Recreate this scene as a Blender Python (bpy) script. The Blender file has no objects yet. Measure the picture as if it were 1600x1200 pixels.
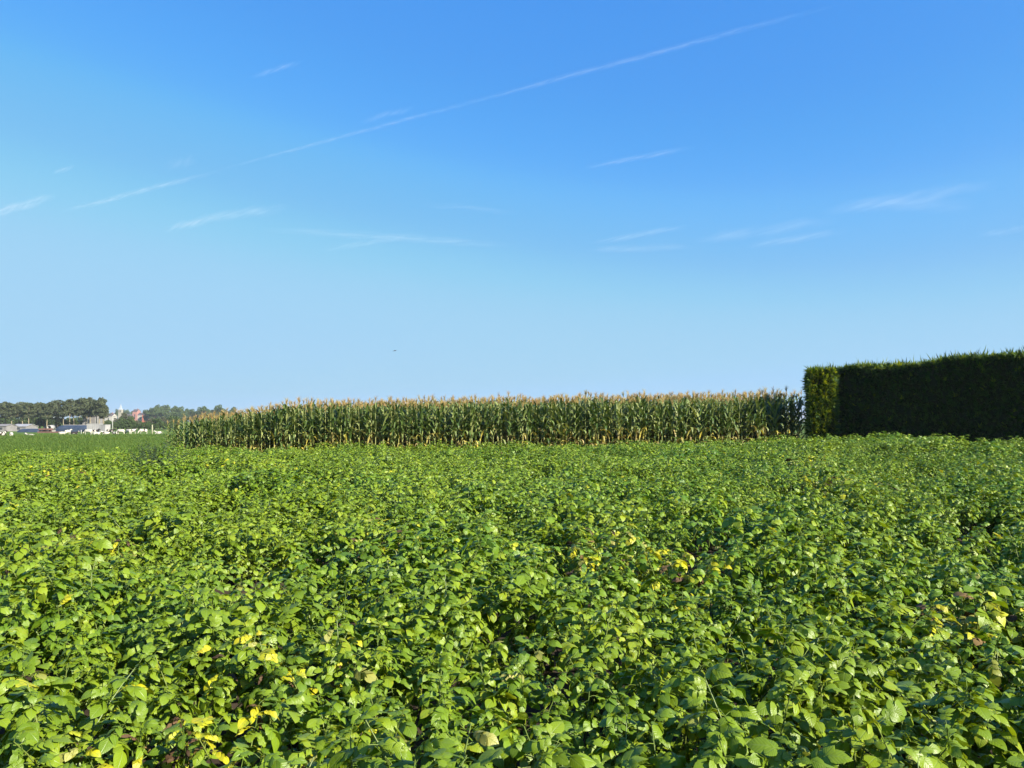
import bpy, bmesh, math, random
import numpy as np
from mathutils import Vector, Matrix, noise as mnoise

# ------------------------------------------------------------------ camera, sky, sun, exposure
sc = bpy.context.scene
COL = sc.collection
R = math.radians
F_PX = 1209.0                      # focal length in pixels of a 1600 px wide frame
PITCH = R(2.7)
CAM_H = 1.62
cam_d = bpy.data.cameras.new('camera'); cam = bpy.data.objects.new('camera', cam_d); COL.objects.link(cam)
cam_d.sensor_width = 36.0; cam_d.lens = F_PX / 1600.0 * 36.0
cam_d.clip_start = 0.05; cam_d.clip_end = 300000.0
cam.location = (0, 0, CAM_H); cam.rotation_euler = (R(90) + PITCH, 0, 0)
sc.camera = cam

SUN_EL = R(28); SUN_AZ = R(125)    # azimuth clockwise from +Y (the view direction): from the right, behind the camera
SUN_DIR = Vector((math.sin(SUN_AZ) * math.cos(SUN_EL), math.cos(SUN_AZ) * math.cos(SUN_EL), math.sin(SUN_EL)))
world = bpy.data.worlds.new('World'); sc.world = world; world.use_nodes = True
wn = world.node_tree; bg = wn.nodes['Background']
sky = wn.nodes.new('ShaderNodeTexSky'); sky.sky_type = 'NISHITA'; sky.sun_disc = False
sky.sun_elevation = SUN_EL; sky.sun_rotation = SUN_AZ
sky.air_density = 1.0; sky.dust_density = 0.9; sky.ozone_density = 5.0
# the camera's response to the clear sky: one smooth curve per channel
sep = wn.nodes.new('ShaderNodeSeparateColor'); comb = wn.nodes.new('ShaderNodeCombineColor')
wn.links.new(sky.outputs[0], sep.inputs[0])
RESP = {0: ((0, 0), (.76, .076), (.93, .094), (1.07, .117), (1.23, .163), (1.47, .21), (1.8, .285), (2.2, .345), (2.9, .372), (3.7, .385), (10, .45)),
        1: ((0, 0), (1.46, .325), (1.65, .350), (1.85, .387), (2.12, .440), (2.3, .490), (2.77, .540), (3.0, .585), (3.3, .625), (3.9, .648), (5.0, .658), (10, .70)),
        2: ((0, 0), (2.4, .83), (2.9, .872), (3.4, .902), (4.0, .945), (4.6, .905), (5.2, .895), (6.7, .915), (10, .88))}
for ch in range(3):
    mul = wn.nodes.new('ShaderNodeMath'); mul.operation = 'MULTIPLY'; mul.inputs[1].default_value = 0.1
    fc = wn.nodes.new('ShaderNodeFloatCurve'); cu = fc.mapping.curves[0]
    pts = [(a / 10, b) for a, b in RESP[ch]]
    cu.points[0].location = pts[0]; cu.points[1].location = pts[-1]
    for p in pts[1:-1]: cu.points.new(*p)
    for p in cu.points: p.handle_type = 'AUTO_CLAMPED'
    fc.mapping.update()
    out = wn.nodes.new('ShaderNodeMath'); out.operation = 'MULTIPLY'; out.inputs[1].default_value = 3.8
    wn.links.new(sep.outputs[ch], mul.inputs[0]); wn.links.new(mul.outputs[0], fc.inputs['Value'])
    wn.links.new(fc.outputs[0], out.inputs[0]); wn.links.new(out.outputs[0], comb.inputs[ch])
wn.links.new(comb.outputs[0], bg.inputs['Color'])
bg.inputs['Strength'].default_value = 0.1

sun_d = bpy.data.lights.new('sun', 'SUN'); sun = bpy.data.objects.new('sun', sun_d); COL.objects.link(sun)
sun_d.energy = 5.0; sun_d.angle = R(0.53); sun_d.color = (1.0, 0.93, 0.80)
sun.rotation_euler = SUN_DIR.to_track_quat('Z', 'Y').to_euler()
sc.view_settings.view_transform = 'Standard'; sc.view_settings.look = 'None'
sc.view_settings.exposure = 1.4; sc.view_settings.gamma = 1.0; sc.view_settings.use_curve_mapping = False
sc.render.engine = 'CYCLES'
sc.cycles.max_bounces = 7; sc.cycles.diffuse_bounces = 3; sc.cycles.transmission_bounces = 5; sc.cycles.volume_bounces = 0
sc.cycles.caustics_reflective = False; sc.cycles.caustics_refractive = False
sc.cycles.use_denoising = True

# ------------------------------------------------------------------ helpers
random.seed(7); rng = np.random.default_rng(7)
def U(a, b): return random.uniform(a, b)
def ray(px, py):
    """direction of a pixel of the 1600x1200 frame, scaled so that its forward (Y) part is 1"""
    a = (px - 800) / F_PX; b = (600 - py) / F_PX
    c, s = math.cos(PITCH), math.sin(PITCH)
    d = Vector((a, c - s * b, s + c * b)); return d / d.y
def at(px, py, Y): return Vector((0, 0, CAM_H)) + ray(px, py) * Y
def proj(p):
    x, y, z = p[0], p[1], p[2] - CAM_H
    c, s = math.cos(PITCH), math.sin(PITCH)
    f = y * c + z * s; u = -y * s + z * c
    if f < .05: return None
    return 800 + F_PX * x / f, 600 - F_PX * u / f
def gz(x, y):
    """ground height"""
    z = 0.012 * max(-20.0, min(14.0, x))
    z -= 2.0 * (1 - math.exp(-max(0.0, y - 30) / 90.0)) if y > 30 else 0
    return z
def nz(x, y, s=1.0, o=0.0): return mnoise.noise(Vector((x * s + o, y * s - o, o * .37)))

def tag(o, label=None, cat=None, group=None, kind=None):
    if label: o['label'] = label
    if cat: o['category'] = cat
    if group: o['group'] = group
    if kind: o['kind'] = kind
    return o
def empty(name, loc=(0, 0, 0), rz=0.0):
    o = bpy.data.objects.new(name, None); o.empty_display_size = .1
    COL.objects.link(o); o.location = loc; o.rotation_euler = (0, 0, rz); return o
def link(name, me, parent=None, loc=None, link_it=True):
    o = bpy.data.objects.new(name, me)
    if link_it: COL.objects.link(o)
    if parent is not None: o.parent = parent
    if loc is not None: o.location = loc
    return o

class MB:
    """collects vertices, faces, uv (per vertex), a random value (per vertex) and material slots"""
    def __init__(s): s.v = []; s.f = []; s.uv = []; s.r = []; s.m = []; s.n = 0
    def add(s, V, Fc, uv=None, rnd=0.0, mat=0):
        V = np.asarray(V, float); k = len(V)
        s.v.append(V); s.uv.append(np.asarray(uv, float) if uv is not None else np.full((k, 2), .5)); s.r.append(np.full(k, rnd))
        n = s.n
        s.f.extend([tuple(i + n for i in q) for q in Fc]); s.m.extend([mat] * len(Fc)); s.n += k
    def tube(s, pts, rad, sides=6, rnd=0.0, mat=0, cap=True):
        pts = [Vector(p) for p in pts]; V = []; Fc = []
        for i, p in enumerate(pts):
            d = (pts[min(i + 1, len(pts) - 1)] - pts[max(i - 1, 0)]).normalized()
            a = d.orthogonal().normalized() if i == 0 else (s._a - d * s._a.dot(d)).normalized()
            s._a = a; b = d.cross(a); r = rad[i] if isinstance(rad, (list, tuple)) else rad
            for k in range(sides):
                t = 2 * math.pi * k / sides; V.append(p + (a * math.cos(t) + b * math.sin(t)) * r)
        for i in range(len(pts) - 1):
            for k in range(sides):
                k2 = (k + 1) % sides
                Fc.append((i * sides + k, i * sides + k2, (i + 1) * sides + k2, (i + 1) * sides + k))
        if cap:
            Fc.append(tuple(range(sides))[::-1]); Fc.append(tuple((len(pts) - 1) * sides + k for k in range(sides)))
        s.add([tuple(p) for p in V], Fc, rnd=rnd, mat=mat)
    def box(s, lo, hi, mat=0, rz=0.0, c=(0, 0)):
        (x0, y0, z0), (x1, y1, z1) = lo, hi
        V = np.array([(x, y, z) for z in (z0, z1) for y in (y0, y1) for x in (x0, x1)], float)
        s.add(V, [(0, 2, 3, 1), (4, 5, 7, 6), (0, 1, 5, 4), (2, 6, 7, 3), (0, 4, 6, 2), (1, 3, 7, 5)], mat=mat)
    def mesh(s, name, mats, smooth=True, outward=False):
        me = bpy.data.meshes.new(name)
        V = np.concatenate(s.v) if s.v else np.zeros((0, 3))
        me.from_pydata(V.tolist(), [], s.f)
        for m in (mats if isinstance(mats, (list, tuple)) else [mats]): me.materials.append(m)
        if s.f:
            UVv = np.concatenate(s.uv); RV = np.concatenate(s.r)
            li = np.zeros(len(me.loops), dtype=np.int32); me.loops.foreach_get('vertex_index', li)
            ul = me.uv_layers.new(name='UVMap'); ul.data.foreach_set('uv', UVv[li].astype(np.float32).ravel())
            at_ = me.attributes.new('lv', 'FLOAT', 'POINT'); at_.data.foreach_set('value', RV.astype(np.float32))
            me.polygons.foreach_set('material_index', np.array(s.m, dtype=np.int32))
            if smooth: me.polygons.foreach_set('use_smooth', np.ones(len(me.polygons), dtype=bool))
        if outward:
            bm = bmesh.new(); bm.from_mesh(me); bmesh.ops.recalc_face_normals(bm, faces=bm.faces); bm.to_mesh(me); bm.free()
        me.update(); return me

# ------------------------------------------------------------------ materials
def new_mat(name):
    m = bpy.data.materials.new(name); m.use_nodes = True; nt = m.node_tree; nt.nodes.clear()
    o = nt.nodes.new('ShaderNodeOutputMaterial'); return m, nt, o
def nd(nt, t, **kw):
    n = nt.nodes.new(t)
    for k, v in kw.items(): setattr(n, k, v)
    return n
def mathn(nt, op, a, b=None, c=None):
    n = nt.nodes.new('ShaderNodeMath'); n.operation = op
    for i, x in enumerate((a, b, c)):
        if x is None: continue
        if isinstance(x, (int, float)): n.inputs[i].default_value = x
        else: nt.links.new(x, n.inputs[i])
    return n.outputs[0]
def mixc(nt, f, a, b, mode='MIX'):
    n = nt.nodes.new('ShaderNodeMix'); n.data_type = 'RGBA'; n.blend_type = mode
    for i, x in ((0, f), (6, a), (7, b)):
        if isinstance(x, (int, float)): n.inputs[i].default_value = x
        elif isinstance(x, (tuple, list)): n.inputs[i].default_value = (*x[:3], 1)
        else: nt.links.new(x, n.inputs[i])
    return n.outputs[2]
def ramp(nt, f, stops):
    n = nt.nodes.new('ShaderNodeValToRGB'); e = n.color_ramp.elements
    while len(e) < len(stops): e.new(.5)
    for el, (p, c) in zip(e, stops): el.position = p; el.color = (*c, 1)
    nt.links.new(f, n.inputs[0]); return n.outputs[0]
def noise_tex(nt, vec, scale, detail=3.0, rough=.55):
    n = nt.nodes.new('ShaderNodeTexNoise'); n.inputs['Scale'].default_value = scale
    n.inputs['Detail'].default_value = detail; n.inputs['Roughness'].default_value = rough
    nt.links.new(vec, n.inputs['Vector']); return n.outputs[0]
def shade(nt, o, col, trans=0.0, tcol=None, rough=.5, spec=.4, bump=None, bstr=.2, bdist=.01):
    p = nt.nodes.new('ShaderNodeBsdfPrincipled'); p.inputs['Roughness'].default_value = rough
    p.inputs['Specular IOR Level'].default_value = spec
    if isinstance(col, (tuple, list)): p.inputs['Base Color'].default_value = (*col, 1)
    else: nt.links.new(col, p.inputs['Base Color'])
    if bump is not None:
        b = nt.nodes.new('ShaderNodeBump'); b.inputs['Strength'].default_value = bstr; b.inputs['Distance'].default_value = bdist
        nt.links.new(bump, b.inputs['Height']); nt.links.new(b.outputs[0], p.inputs['Normal'])
    if trans > 0:
        t = nt.nodes.new('ShaderNodeBsdfTranslucent'); mx = nt.nodes.new('ShaderNodeMixShader'); mx.inputs[0].default_value = trans
        if tcol is None: tcol = col
        if isinstance(tcol, (tuple, list)): t.inputs['Color'].default_value = (*tcol, 1)
        else: nt.links.new(tcol, t.inputs['Color'])
        nt.links.new(p.outputs[0], mx.inputs[1]); nt.links.new(t.outputs[0], mx.inputs[2]); nt.links.new(mx.outputs[0], o.inputs[0])
    else: nt.links.new(p.outputs[0], o.inputs[0])
def rnd_value(nt):
    """one random number per leaf: the object's (or copy's) own plus the leaf's own, wrapped to 0..1"""
    oi = nt.nodes.new('ShaderNodeObjectInfo'); a = nt.nodes.new('ShaderNodeAttribute'); a.attribute_name = 'lv'
    return mathn(nt, 'FRACT', mathn(nt, 'ADD', oi.outputs['Random'], a.outputs['Fac'])), oi.outputs['Random']

def leaf_mat(name, stops, trans, tmul, veins=True, rough=.42, spec=.45, patch=None, edge=None, mottle=None):
    m, nt, o = new_mat(name)
    r, orr = rnd_value(nt)
    geo = nt.nodes.new('ShaderNodeNewGeometry')
    if patch and name == 'potato_leaf':
        pn = noise_tex(nt, geo.outputs['Position'], 2.2, 2.0)
        r = mathn(nt, 'ADD', mathn(nt, 'MULTIPLY', r, .42), mathn(nt, 'MULTIPLY', pn, .58))
    col = ramp(nt, r, stops)
    if patch:                                     # broad patches of the field that are yellower / bluer
        n1 = noise_tex(nt, geo.outputs['Position'], .35, 2.0)
        if name == 'potato_leaf':                  # the crop ripens earlier at its left end
            sx_ = nt.nodes.new('ShaderNodeSeparateXYZ'); nt.links.new(geo.outputs['Position'], sx_.inputs[0])
            n1 = mathn(nt, 'ADD', n1, mathn(nt, 'MULTIPLY', mathn(nt, 'MAXIMUM', mathn(nt, 'MINIMUM', sx_.outputs[0], 2.5), -2.5), -.022))
        f = nd(nt, 'ShaderNodeMapRange'); f.inputs[1].default_value = .33; f.inputs[2].default_value = .62
        nt.links.new(n1, f.inputs[0]); col = mixc(nt, mathn(nt, 'MULTIPLY', f.outputs[0], .50), col, patch)
    fine = noise_tex(nt, geo.outputs['Position'], 60.0, 2.0)
    col = mixc(nt, .35, col, mixc(nt, fine, (.35, .35, .35), (1.0, 1.0, 1.0)), 'MULTIPLY') if False else col
    if mottle:
        n3 = noise_tex(nt, geo.outputs['Position'], 22.0, 3.0); col = mixc(nt, ramp(nt, n3, [(.52, (0, 0, 0)), (.70, (1, 1, 1))]), col, mottle)
    bumpv = None
    if veins:
        uv = nt.nodes.new('ShaderNodeUVMap'); sp = nt.nodes.new('ShaderNodeSeparateXYZ'); nt.links.new(uv.outputs[0], sp.inputs[0])
        du = mathn(nt, 'ABSOLUTE', mathn(nt, 'SUBTRACT', sp.outputs[0], .5))
        mid = mathn(nt, 'SUBTRACT', 1.0, mathn(nt, 'MULTIPLY', du, 22.0)); mid = mathn(nt, 'MAXIMUM', mid, 0.0)
        lat = mathn(nt, 'SINE', mathn(nt, 'MULTIPLY', mathn(nt, 'SUBTRACT', sp.outputs[1], mathn(nt, 'MULTIPLY', du, 0.8)), 38.0))
        lat = mathn(nt, 'POWER', mathn(nt, 'MULTIPLY', mathn(nt, 'ADD', lat, 1.0), .5), 5.0)
        vein = mathn(nt, 'MAXIMUM', mid, mathn(nt, 'MULTIPLY', lat, .32))
        col = mixc(nt, mathn(nt, 'MULTIPLY', vein, .45), col, (.20, .27, .07))
        if edge is not None:
            ef = mathn(nt, 'MULTIPLY', mathn(nt, 'POWER', mathn(nt, 'MULTIPLY', du, 2.0), 4.0), mathn(nt, 'GREATER_THAN', r, .66))
            col = mixc(nt, mathn(nt, 'MULTIPLY', ef, .6), col, edge)
        bumpv = mathn(nt, 'SUBTRACT', fine, vein)
    tc = mixc(nt, 1.0, col, tmul, 'MULTIPLY')
    shade(nt, o, col, trans, tc, rough, spec, bumpv, .35, .004)
    return m

M = {}
M['potato'] = leaf_mat('potato_leaf', [(0, (.028, .082, .008)), (.30, (.050, .128, .008)), (.52, (.112, .200, .009)), (.72, (.205, .280, .012)), (1, (.31, .35, .020))],
                       0.24, (1.7, 1.5, .5), rough=.40, spec=.36, patch=(.185, .245, .010), edge=(.32, .26, .03))
M['yellow'] = leaf_mat('yellowed_leaf', [(0, (.40, .36, .010)), (.5, (.47, .45, .012)), (1, (.33, .40, .02))], .3, (1.2, 1.1, .5), mottle=(.22, .27, .018), edge=(.16, .07, .02))
M['pale'] = leaf_mat('pale_leaf', [(0, (.24, .27, .04)), (1, (.34, .32, .08))], .3, (1.2, 1.1, .6))
M['brown'] = leaf_mat('withered_leaf', [(0, (.040, .022, .010)), (.6, (.085, .045, .018)), (1, (.20, .125, .035))], .15, (1.1, 1, .8), veins=False, rough=.8)
M['stem'] = leaf_mat('potato_stem', [(0, (.08, .13, .02)), (1, (.15, .19, .04))], .1, (1, 1, 1), veins=False)
M['weed'] = leaf_mat('weed_leaf', [(0, (.012, .028, .012)), (1, (.032, .060, .024))], .12, (1.3, 1.4, .8), rough=.6)
M['corn'] = leaf_mat('maize_leaf', [(0, (.046, .086, .018)), (.5, (.092, .142, .032)), (1, (.25, .28, .095))], .22, (1.5, 1.4, .6), veins=False, rough=.42, spec=.36)
M['cornyellow'] = leaf_mat('maize_dry_leaf', [(0, (.50, .42, .06)), (.6, (.42, .36, .12)), (1, (.34, .25, .11))], .25, (1.2, 1.1, .7), veins=False)
M['stalk'] = leaf_mat('maize_stalk', [(0, (.24, .27, .07)), (1, (.36, .36, .13))], .05, (1, 1, 1), veins=False)
M['tassel'] = leaf_mat('maize_tassel', [(0, (.30, .185, .065)), (.5, (.36, .24, .085)), (1, (.31, .28, .075))], .2, (1.2, 1.1, .9), veins=False, rough=.7)
M['husk'] = leaf_mat('maize_husk', [(0, (.16, .22, .06)), (1, (.28, .30, .09))], .1, (1, 1, 1), veins=False)
M['hedge'] = leaf_mat('cypress_spray', [(0, (.014, .040, .007)), (.6, (.030, .072, .010)), (1, (.060, .108, .012))], .12, (1.4, 1.4, .5), veins=False, rough=.6, spec=.25)
M['hedgelit'] = leaf_mat('cypress_spray_sunlit', [(0, (.050, .095, .010)), (.5, (.115, .170, .012)), (1, (.20, .24, .018))], .45, (1.7, 1.5, .5), veins=False, rough=.55, spec=.25)  # brighter copy of the spray: sunlight on hedge top and end put into colour
M['pine'] = leaf_mat('pine_needles', [(0, (.044, .060, .030)), (1, (.098, .112, .055))], .2, (1.2, 1.2, .8), veins=False, rough=.8, spec=.15)
M['broad'] = leaf_mat('broadleaf_foliage', [(0, (.038, .070, .022)), (1, (.082, .118, .035))], .2, (1.3, 1.3, .6), veins=False, rough=.7, spec=.2)
M['dusty'] = leaf_mat('dusty_foliage', [(0, (.055, .066, .045)), (1, (.11, .115, .07))], .2, (1.2, 1.2, .8), veins=False, rough=.8, spec=.15)
M['grass'] = leaf_mat('pasture_blade', [(0, (.055, .115, .014)), (.6, (.11, .175, .022)), (1, (.20, .24, .045))], .3, (1.4, 1.4, .6), veins=False, rough=.5, spec=.3, patch=(.05, .10, .014))

def plain(name, a, b, scale=3.0, rough=.7, spec=.3, bstr=.0, detail=4.0, bdist=.02):
    m, nt, o = new_mat(name); tc = nt.nodes.new('ShaderNodeTexCoord')
    n = noise_tex(nt, tc.outputs['Object'], scale, detail); col = ramp(nt, n, [(.3, a), (.7, b)])
    shade(nt, o, col, 0, None, rough, spec, n if bstr > 0 else None, bstr, bdist); return m
M['bark'] = plain('pale_bark', (.16, .135, .09), (.26, .22, .145), 4, .9, .2, .4)
M['darkbark'] = plain('dark_bark', (.07, .055, .04), (.13, .10, .07), 4, .9, .2, .4)
M['soil'] = plain('field_soil', (.030, .021, .015), (.055, .041, .029), 5, .95, .15, .6, 6)
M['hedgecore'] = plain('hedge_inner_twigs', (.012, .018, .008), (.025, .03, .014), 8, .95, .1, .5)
M['sheet'] = plain('dark_plastic_sheet', (.020, .032, .055), (.040, .055, .085), .8, .6, .15, .3, 4, .2)
M['concrete'] = plain('pale_concrete', (.24, .23, .215), (.32, .305, .29), 1.2, .85, .2)
M['whitemetal'] = plain('white_metal_sheet', (.25, .24, .24), (.32, .31, .305), .8, .5, .4)
M['greywall'] = plain('grey_boarding', (.15, .14, .14), (.22, .21, .20), 1.0, .8, .2)
M['rust'] = plain('rusty_steel', (.10, .048, .038), (.17, .09, .075), 1.5, .8, .3)
M['black'] = plain('black_rubber', (.012, .012, .013), (.02, .02, .022), 3, .8, .3)
M['brick'] = plain('red_brick_wall', (.30, .085, .05), (.40, .13, .08), 1.2, .9, .2)
M['pinkbrick'] = plain('weathered_brick_wall', (.28, .125, .105), (.34, .18, .155), 1.2, .9, .2)
M['plaster'] = plain('white_plaster', (.29, .27, .235), (.36, .335, .30), 1.0, .85, .2)
M['rooftile'] = plain('dark_roof_tiles', (.055, .045, .05), (.10, .08, .085), 1.2, .8, .3)
M['bluegable'] = plain('grey_blue_cladding', (.26, .30, .33), (.36, .40, .43), 1.0, .6, .3)
M['stone'] = plain('tower_stone', (.24, .215, .165), (.33, .30, .24), .9, .9, .2)
M['spire'] = plain('pale_spire_metal', (.28, .31, .335), (.34, .37, .395), 1, .4, .5)
M['window'] = plain('window_glass', (.03, .035, .04), (.05, .055, .06), 1, .15, .5)
M['pole'] = plain('galvanised_pole', (.22, .22, .20), (.30, .30, .28), 2, .6, .4)
M['post'] = plain('weathered_post_wood', (.26, .25, .16), (.36, .34, .24), 6, .9, .2)
M['bird'] = plain('dark_plumage', (.02, .02, .022), (.045, .042, .04), 9, .8, .2)
def cow_mat(name, bias):
    m, nt, o = new_mat(name); tc = nt.nodes.new('ShaderNodeTexCoord'); oi = nt.nodes.new('ShaderNodeObjectInfo')
    ad = nd(nt, 'ShaderNodeVectorMath'); ad.operation = 'ADD'; nt.links.new(tc.outputs['Object'], ad.inputs[0])
    sc_ = mathn(nt, 'MULTIPLY', oi.outputs['Random'], 50.0); cx = nt.nodes.new('ShaderNodeCombineXYZ'); nt.links.new(sc_, cx.inputs[0]); nt.links.new(cx.outputs[0], ad.inputs[1])
    n = noise_tex(nt, ad.outputs[0], 1.3, 1.0); f = mathn(nt, 'GREATER_THAN', n, bias)
    shade(nt, o, mixc(nt, f, (.46, .43, .36), (.026, .019, .018)), 0, None, .75, .2); return m
M['cow_white'] = cow_mat('white_cow_hide', .63)
M['cow_pied'] = cow_mat('pied_cow_hide', .50)
M['cow_dark'] = cow_mat('dark_cow_hide', .40)
# ground: pasture green with bare-earth flecks
m, nt, o = new_mat('pasture_ground'); geo = nt.nodes.new('ShaderNodeNewGeometry')
n1 = noise_tex(nt, geo.outputs['Position'], .05, 7.0, .7); n2 = noise_tex(nt, geo.outputs['Position'], 1.3, 5.0, .65)
c1 = ramp(nt, n1, [(.36, (.048, .098, .012)), (.64, (.135, .195, .026))]); c2 = ramp(nt, n2, [(.35, (.50, .58, .5)), (.65, (1.2, 1.15, 1.0))])
shade(nt, o, mixc(nt, 1.0, c1, c2, 'MULTIPLY'), 0, None, .9, .1, n2, .8, .08); M['pasture'] = m
def vol_mat(name, dens, col=(1, 1, 1), an=.2):
    m, nt, o = new_mat(name); v = nt.nodes.new('ShaderNodeVolumeScatter')
    v.inputs['Color'].default_value = (*col, 1); v.inputs['Density'].default_value = dens; v.inputs['Anisotropy'].default_value = an
    nt.links.new(v.outputs[0], o.inputs['Volume']); return m

# ------------------------------------------------------------------ ground
def axis(lo, hi, near_lo, near_hi, step, grow=1.25):
    a = list(np.arange(near_lo, near_hi + 1e-6, step)); s = step
    while a[-1] < hi: s *= grow; a.append(min(hi, a[-1] + s))
    s = step; b = []; x = near_lo
    while x > lo: s *= grow; x = max(lo, x - s); b.append(x)
    return b[::-1] + a
def sheet(name, xs, ys, zf, mat):
    V = [(x, y, zf(x, y)) for y in ys for x in xs]; n = len(xs)
    Fc = [(j * n + i, j * n + i + 1, (j + 1) * n + i + 1, (j + 1) * n + i) for j in range(len(ys) - 1) for i in range(n - 1)]
    b = MB(); b.add(V, Fc); o = link(name, b.mesh(name, mat)); o['kind'] = 'structure'; return o
sheet('ground', axis(-6000, 6000, -200, 60, 4.0), axis(-300, 9000, -20, 260, 4.0), gz, M['pasture'])
ROW_A = R(11); RC, RS = math.cos(ROW_A), math.sin(ROW_A); ROW_D = 0.75
def ridge(x, y):
    t = (-RS * x + RC * y) / ROW_D
    return gz(x, y) + .03 + .07 * (1 + math.cos(2 * math.pi * t)) + .02 * nz(x, y, 3)
def corn_front(x): return 30.2 + .02 * x
H0 = Vector((12.53, 30.0)); R0 = Vector((12.34, 29.55)); HG = R(46); HD = Vector((math.sin(HG), -math.cos(HG))); HB = Vector((math.cos(HG), math.sin(HG)))
HR = Vector((.36, .933))           # depth direction of the short return at the far end of the hedge
GAP0 = 10.5
def field_end(x):
    if x < GAP0: return corn_front(x) - .75
    if x < 10.9: return corn_front(x) + .7
    if x < H0.x: return R0.y - .55
    return H0.y - (x - H0.x) * (math.cos(HG) / math.sin(HG)) - .95
xs = list(np.arange(-34, 30.1, .3)); V = []; Fc = []; b = MB(); NR = 120
for x in xs:
    y1 = field_end(x) + .5
    if x < -13: y1 = 29.4
    for j in range(NR + 1):
        y = .55 + (y1 - .55) * j / NR; V.append((x, y, ridge(x, y)))
for i in range(len(xs) - 1):
    for j in range(NR):
        a = i * (NR + 1) + j; Fc.append((a, a + NR + 1, a + NR + 2, a + 1))
b.add(V, Fc); o = link('potato_field_soil', b.mesh('potato_field_soil', M['soil'])); o['kind'] = 'structure'
# soil below the maize and the hedge
xs = list(np.arange(-13.6, 32, 1.0))
V = [(x, corn_front(x) - .3 + j * 2.5, gz(x, corn_front(x) - .3 + j * 2.5) + .03) for x in xs for j in range(10)]
Fc = [(i * 10 + j, (i + 1) * 10 + j, (i + 1) * 10 + j + 1, i * 10 + j + 1) for i in range(len(xs) - 1) for j in range(9)]
b = MB(); b.add(V, Fc); o = link('maize_field_soil', b.mesh('maize_field_soil', M['soil'])); o['kind'] = 'structure'

# ------------------------------------------------------------------ copies as instances of one 'stuff' object
def scatter(name, sources, P, rot, scl, idx, label, cat):
    """one object: the points P carry copies of the source meshes"""
    me = bpy.data.meshes.new(name); me.from_pydata([tuple(p) for p in P], [], [])
    for nm, typ, dat, key in (('rot', 'FLOAT_VECTOR', rot, 'vector'), ('scl', 'FLOAT_VECTOR', scl, 'vector'), ('idx', 'INT', idx, 'value')):
        a_ = me.attributes.new(nm, typ, 'POINT'); a_.data.foreach_set(key, np.asarray(dat, dtype=np.int32 if typ == 'INT' else np.float32).ravel())
    o = link(name, me)
    g = bpy.data.node_groups.new(name, 'GeometryNodeTree'); g.is_modifier = True
    g.interface.new_socket('Geometry', in_out='INPUT', socket_type='NodeSocketGeometry')
    g.interface.new_socket('Geometry', in_out='OUTPUT', socket_type='NodeSocketGeometry')
    gi = g.nodes.new('NodeGroupInput'); go = g.nodes.new('NodeGroupOutput')
    jo = g.nodes.new('GeometryNodeJoinGeometry')
    for so in reversed(sources):
        oi = g.nodes.new('GeometryNodeObjectInfo'); oi.inputs['Object'].default_value = so; oi.inputs['As Instance'].default_value = False
        ti = g.nodes.new('GeometryNodeGeometryToInstance'); g.links.new(oi.outputs['Geometry'], ti.inputs[0]); g.links.new(ti.outputs[0], jo.inputs[0])
    ip = g.nodes.new('GeometryNodeInstanceOnPoints'); ip.inputs['Pick Instance'].default_value = True
    def named(nm, typ):
        n = g.nodes.new('GeometryNodeInputNamedAttribute'); n.data_type = typ; n.inputs[0].default_value = nm; return n.outputs[0]
    g.links.new(gi.outputs[0], ip.inputs['Points']); g.links.new(jo.outputs[0], ip.inputs['Instance'])
    g.links.new(named('idx', 'INT'), ip.inputs['Instance Index'])
    e2r = g.nodes.new('FunctionNodeEulerToRotation'); g.links.new(named('rot', 'FLOAT_VECTOR'), e2r.inputs[0]); g.links.new(e2r.outputs[0], ip.inputs['Rotation'])
    g.links.new(named('scl', 'FLOAT_VECTOR'), ip.inputs['Scale']); g.links.new(ip.outputs[0], go.inputs[0])
    md = o.modifiers.new('copies', 'NODES'); md.node_group = g
    tag(o, label, cat, kind='stuff'); return o

# ------------------------------------------------------------------ potato leaves and plants
def leaflet(l, w, droop, fold, twist, na=5, nb=1):
    """ovate blade along +Y from the origin, upper side +Z; na rows along, nb quads per half"""
    V = []; UVs = []
    for i in range(na + 1):
        t = i / na
        wd = w * .5 * (math.sin(math.pi * min(1, (t * .93 + .06)) ** .78) ** .85) if 0 < t < 1 else (w * .06 if t == 0 else .0005)
        ang = -droop * t * t * 1.3; y = l * (t - .10 * droop * t * t); z = -l * droop * .55 * t * t
        for k in range(-nb, nb + 1):
            u = k / nb; xx = wd * u; zz = abs(xx) * math.tan(fold) - (abs(u) ** 3) * wd * .25 + math.sin(t * 9 + k * 2) * w * .018
            tw = twist * t
            V.append((xx * math.cos(tw) - zz * math.sin(tw), y + (abs(u) * l * -.03), z + xx * math.sin(tw) + zz * math.cos(tw))); UVs.append((.5 + .5 * u * (wd / (w * .5) if w else 0), t))
    c = 2 * nb + 1
    Fc = [(i * c + k, i * c + k + 1, (i + 1) * c + k + 1, (i + 1) * c + k) for i in range(na) for k in range(2 * nb)]
    return np.array(V), Fc, np.array(UVs)
def rot_zxy(yaw, pitch, roll):
    return np.array(Matrix.Rotation(yaw, 3, 'Z') @ Matrix.Rotation(pitch, 3, 'X') @ Matrix.Rotation(roll, 3, 'Y'))
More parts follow.
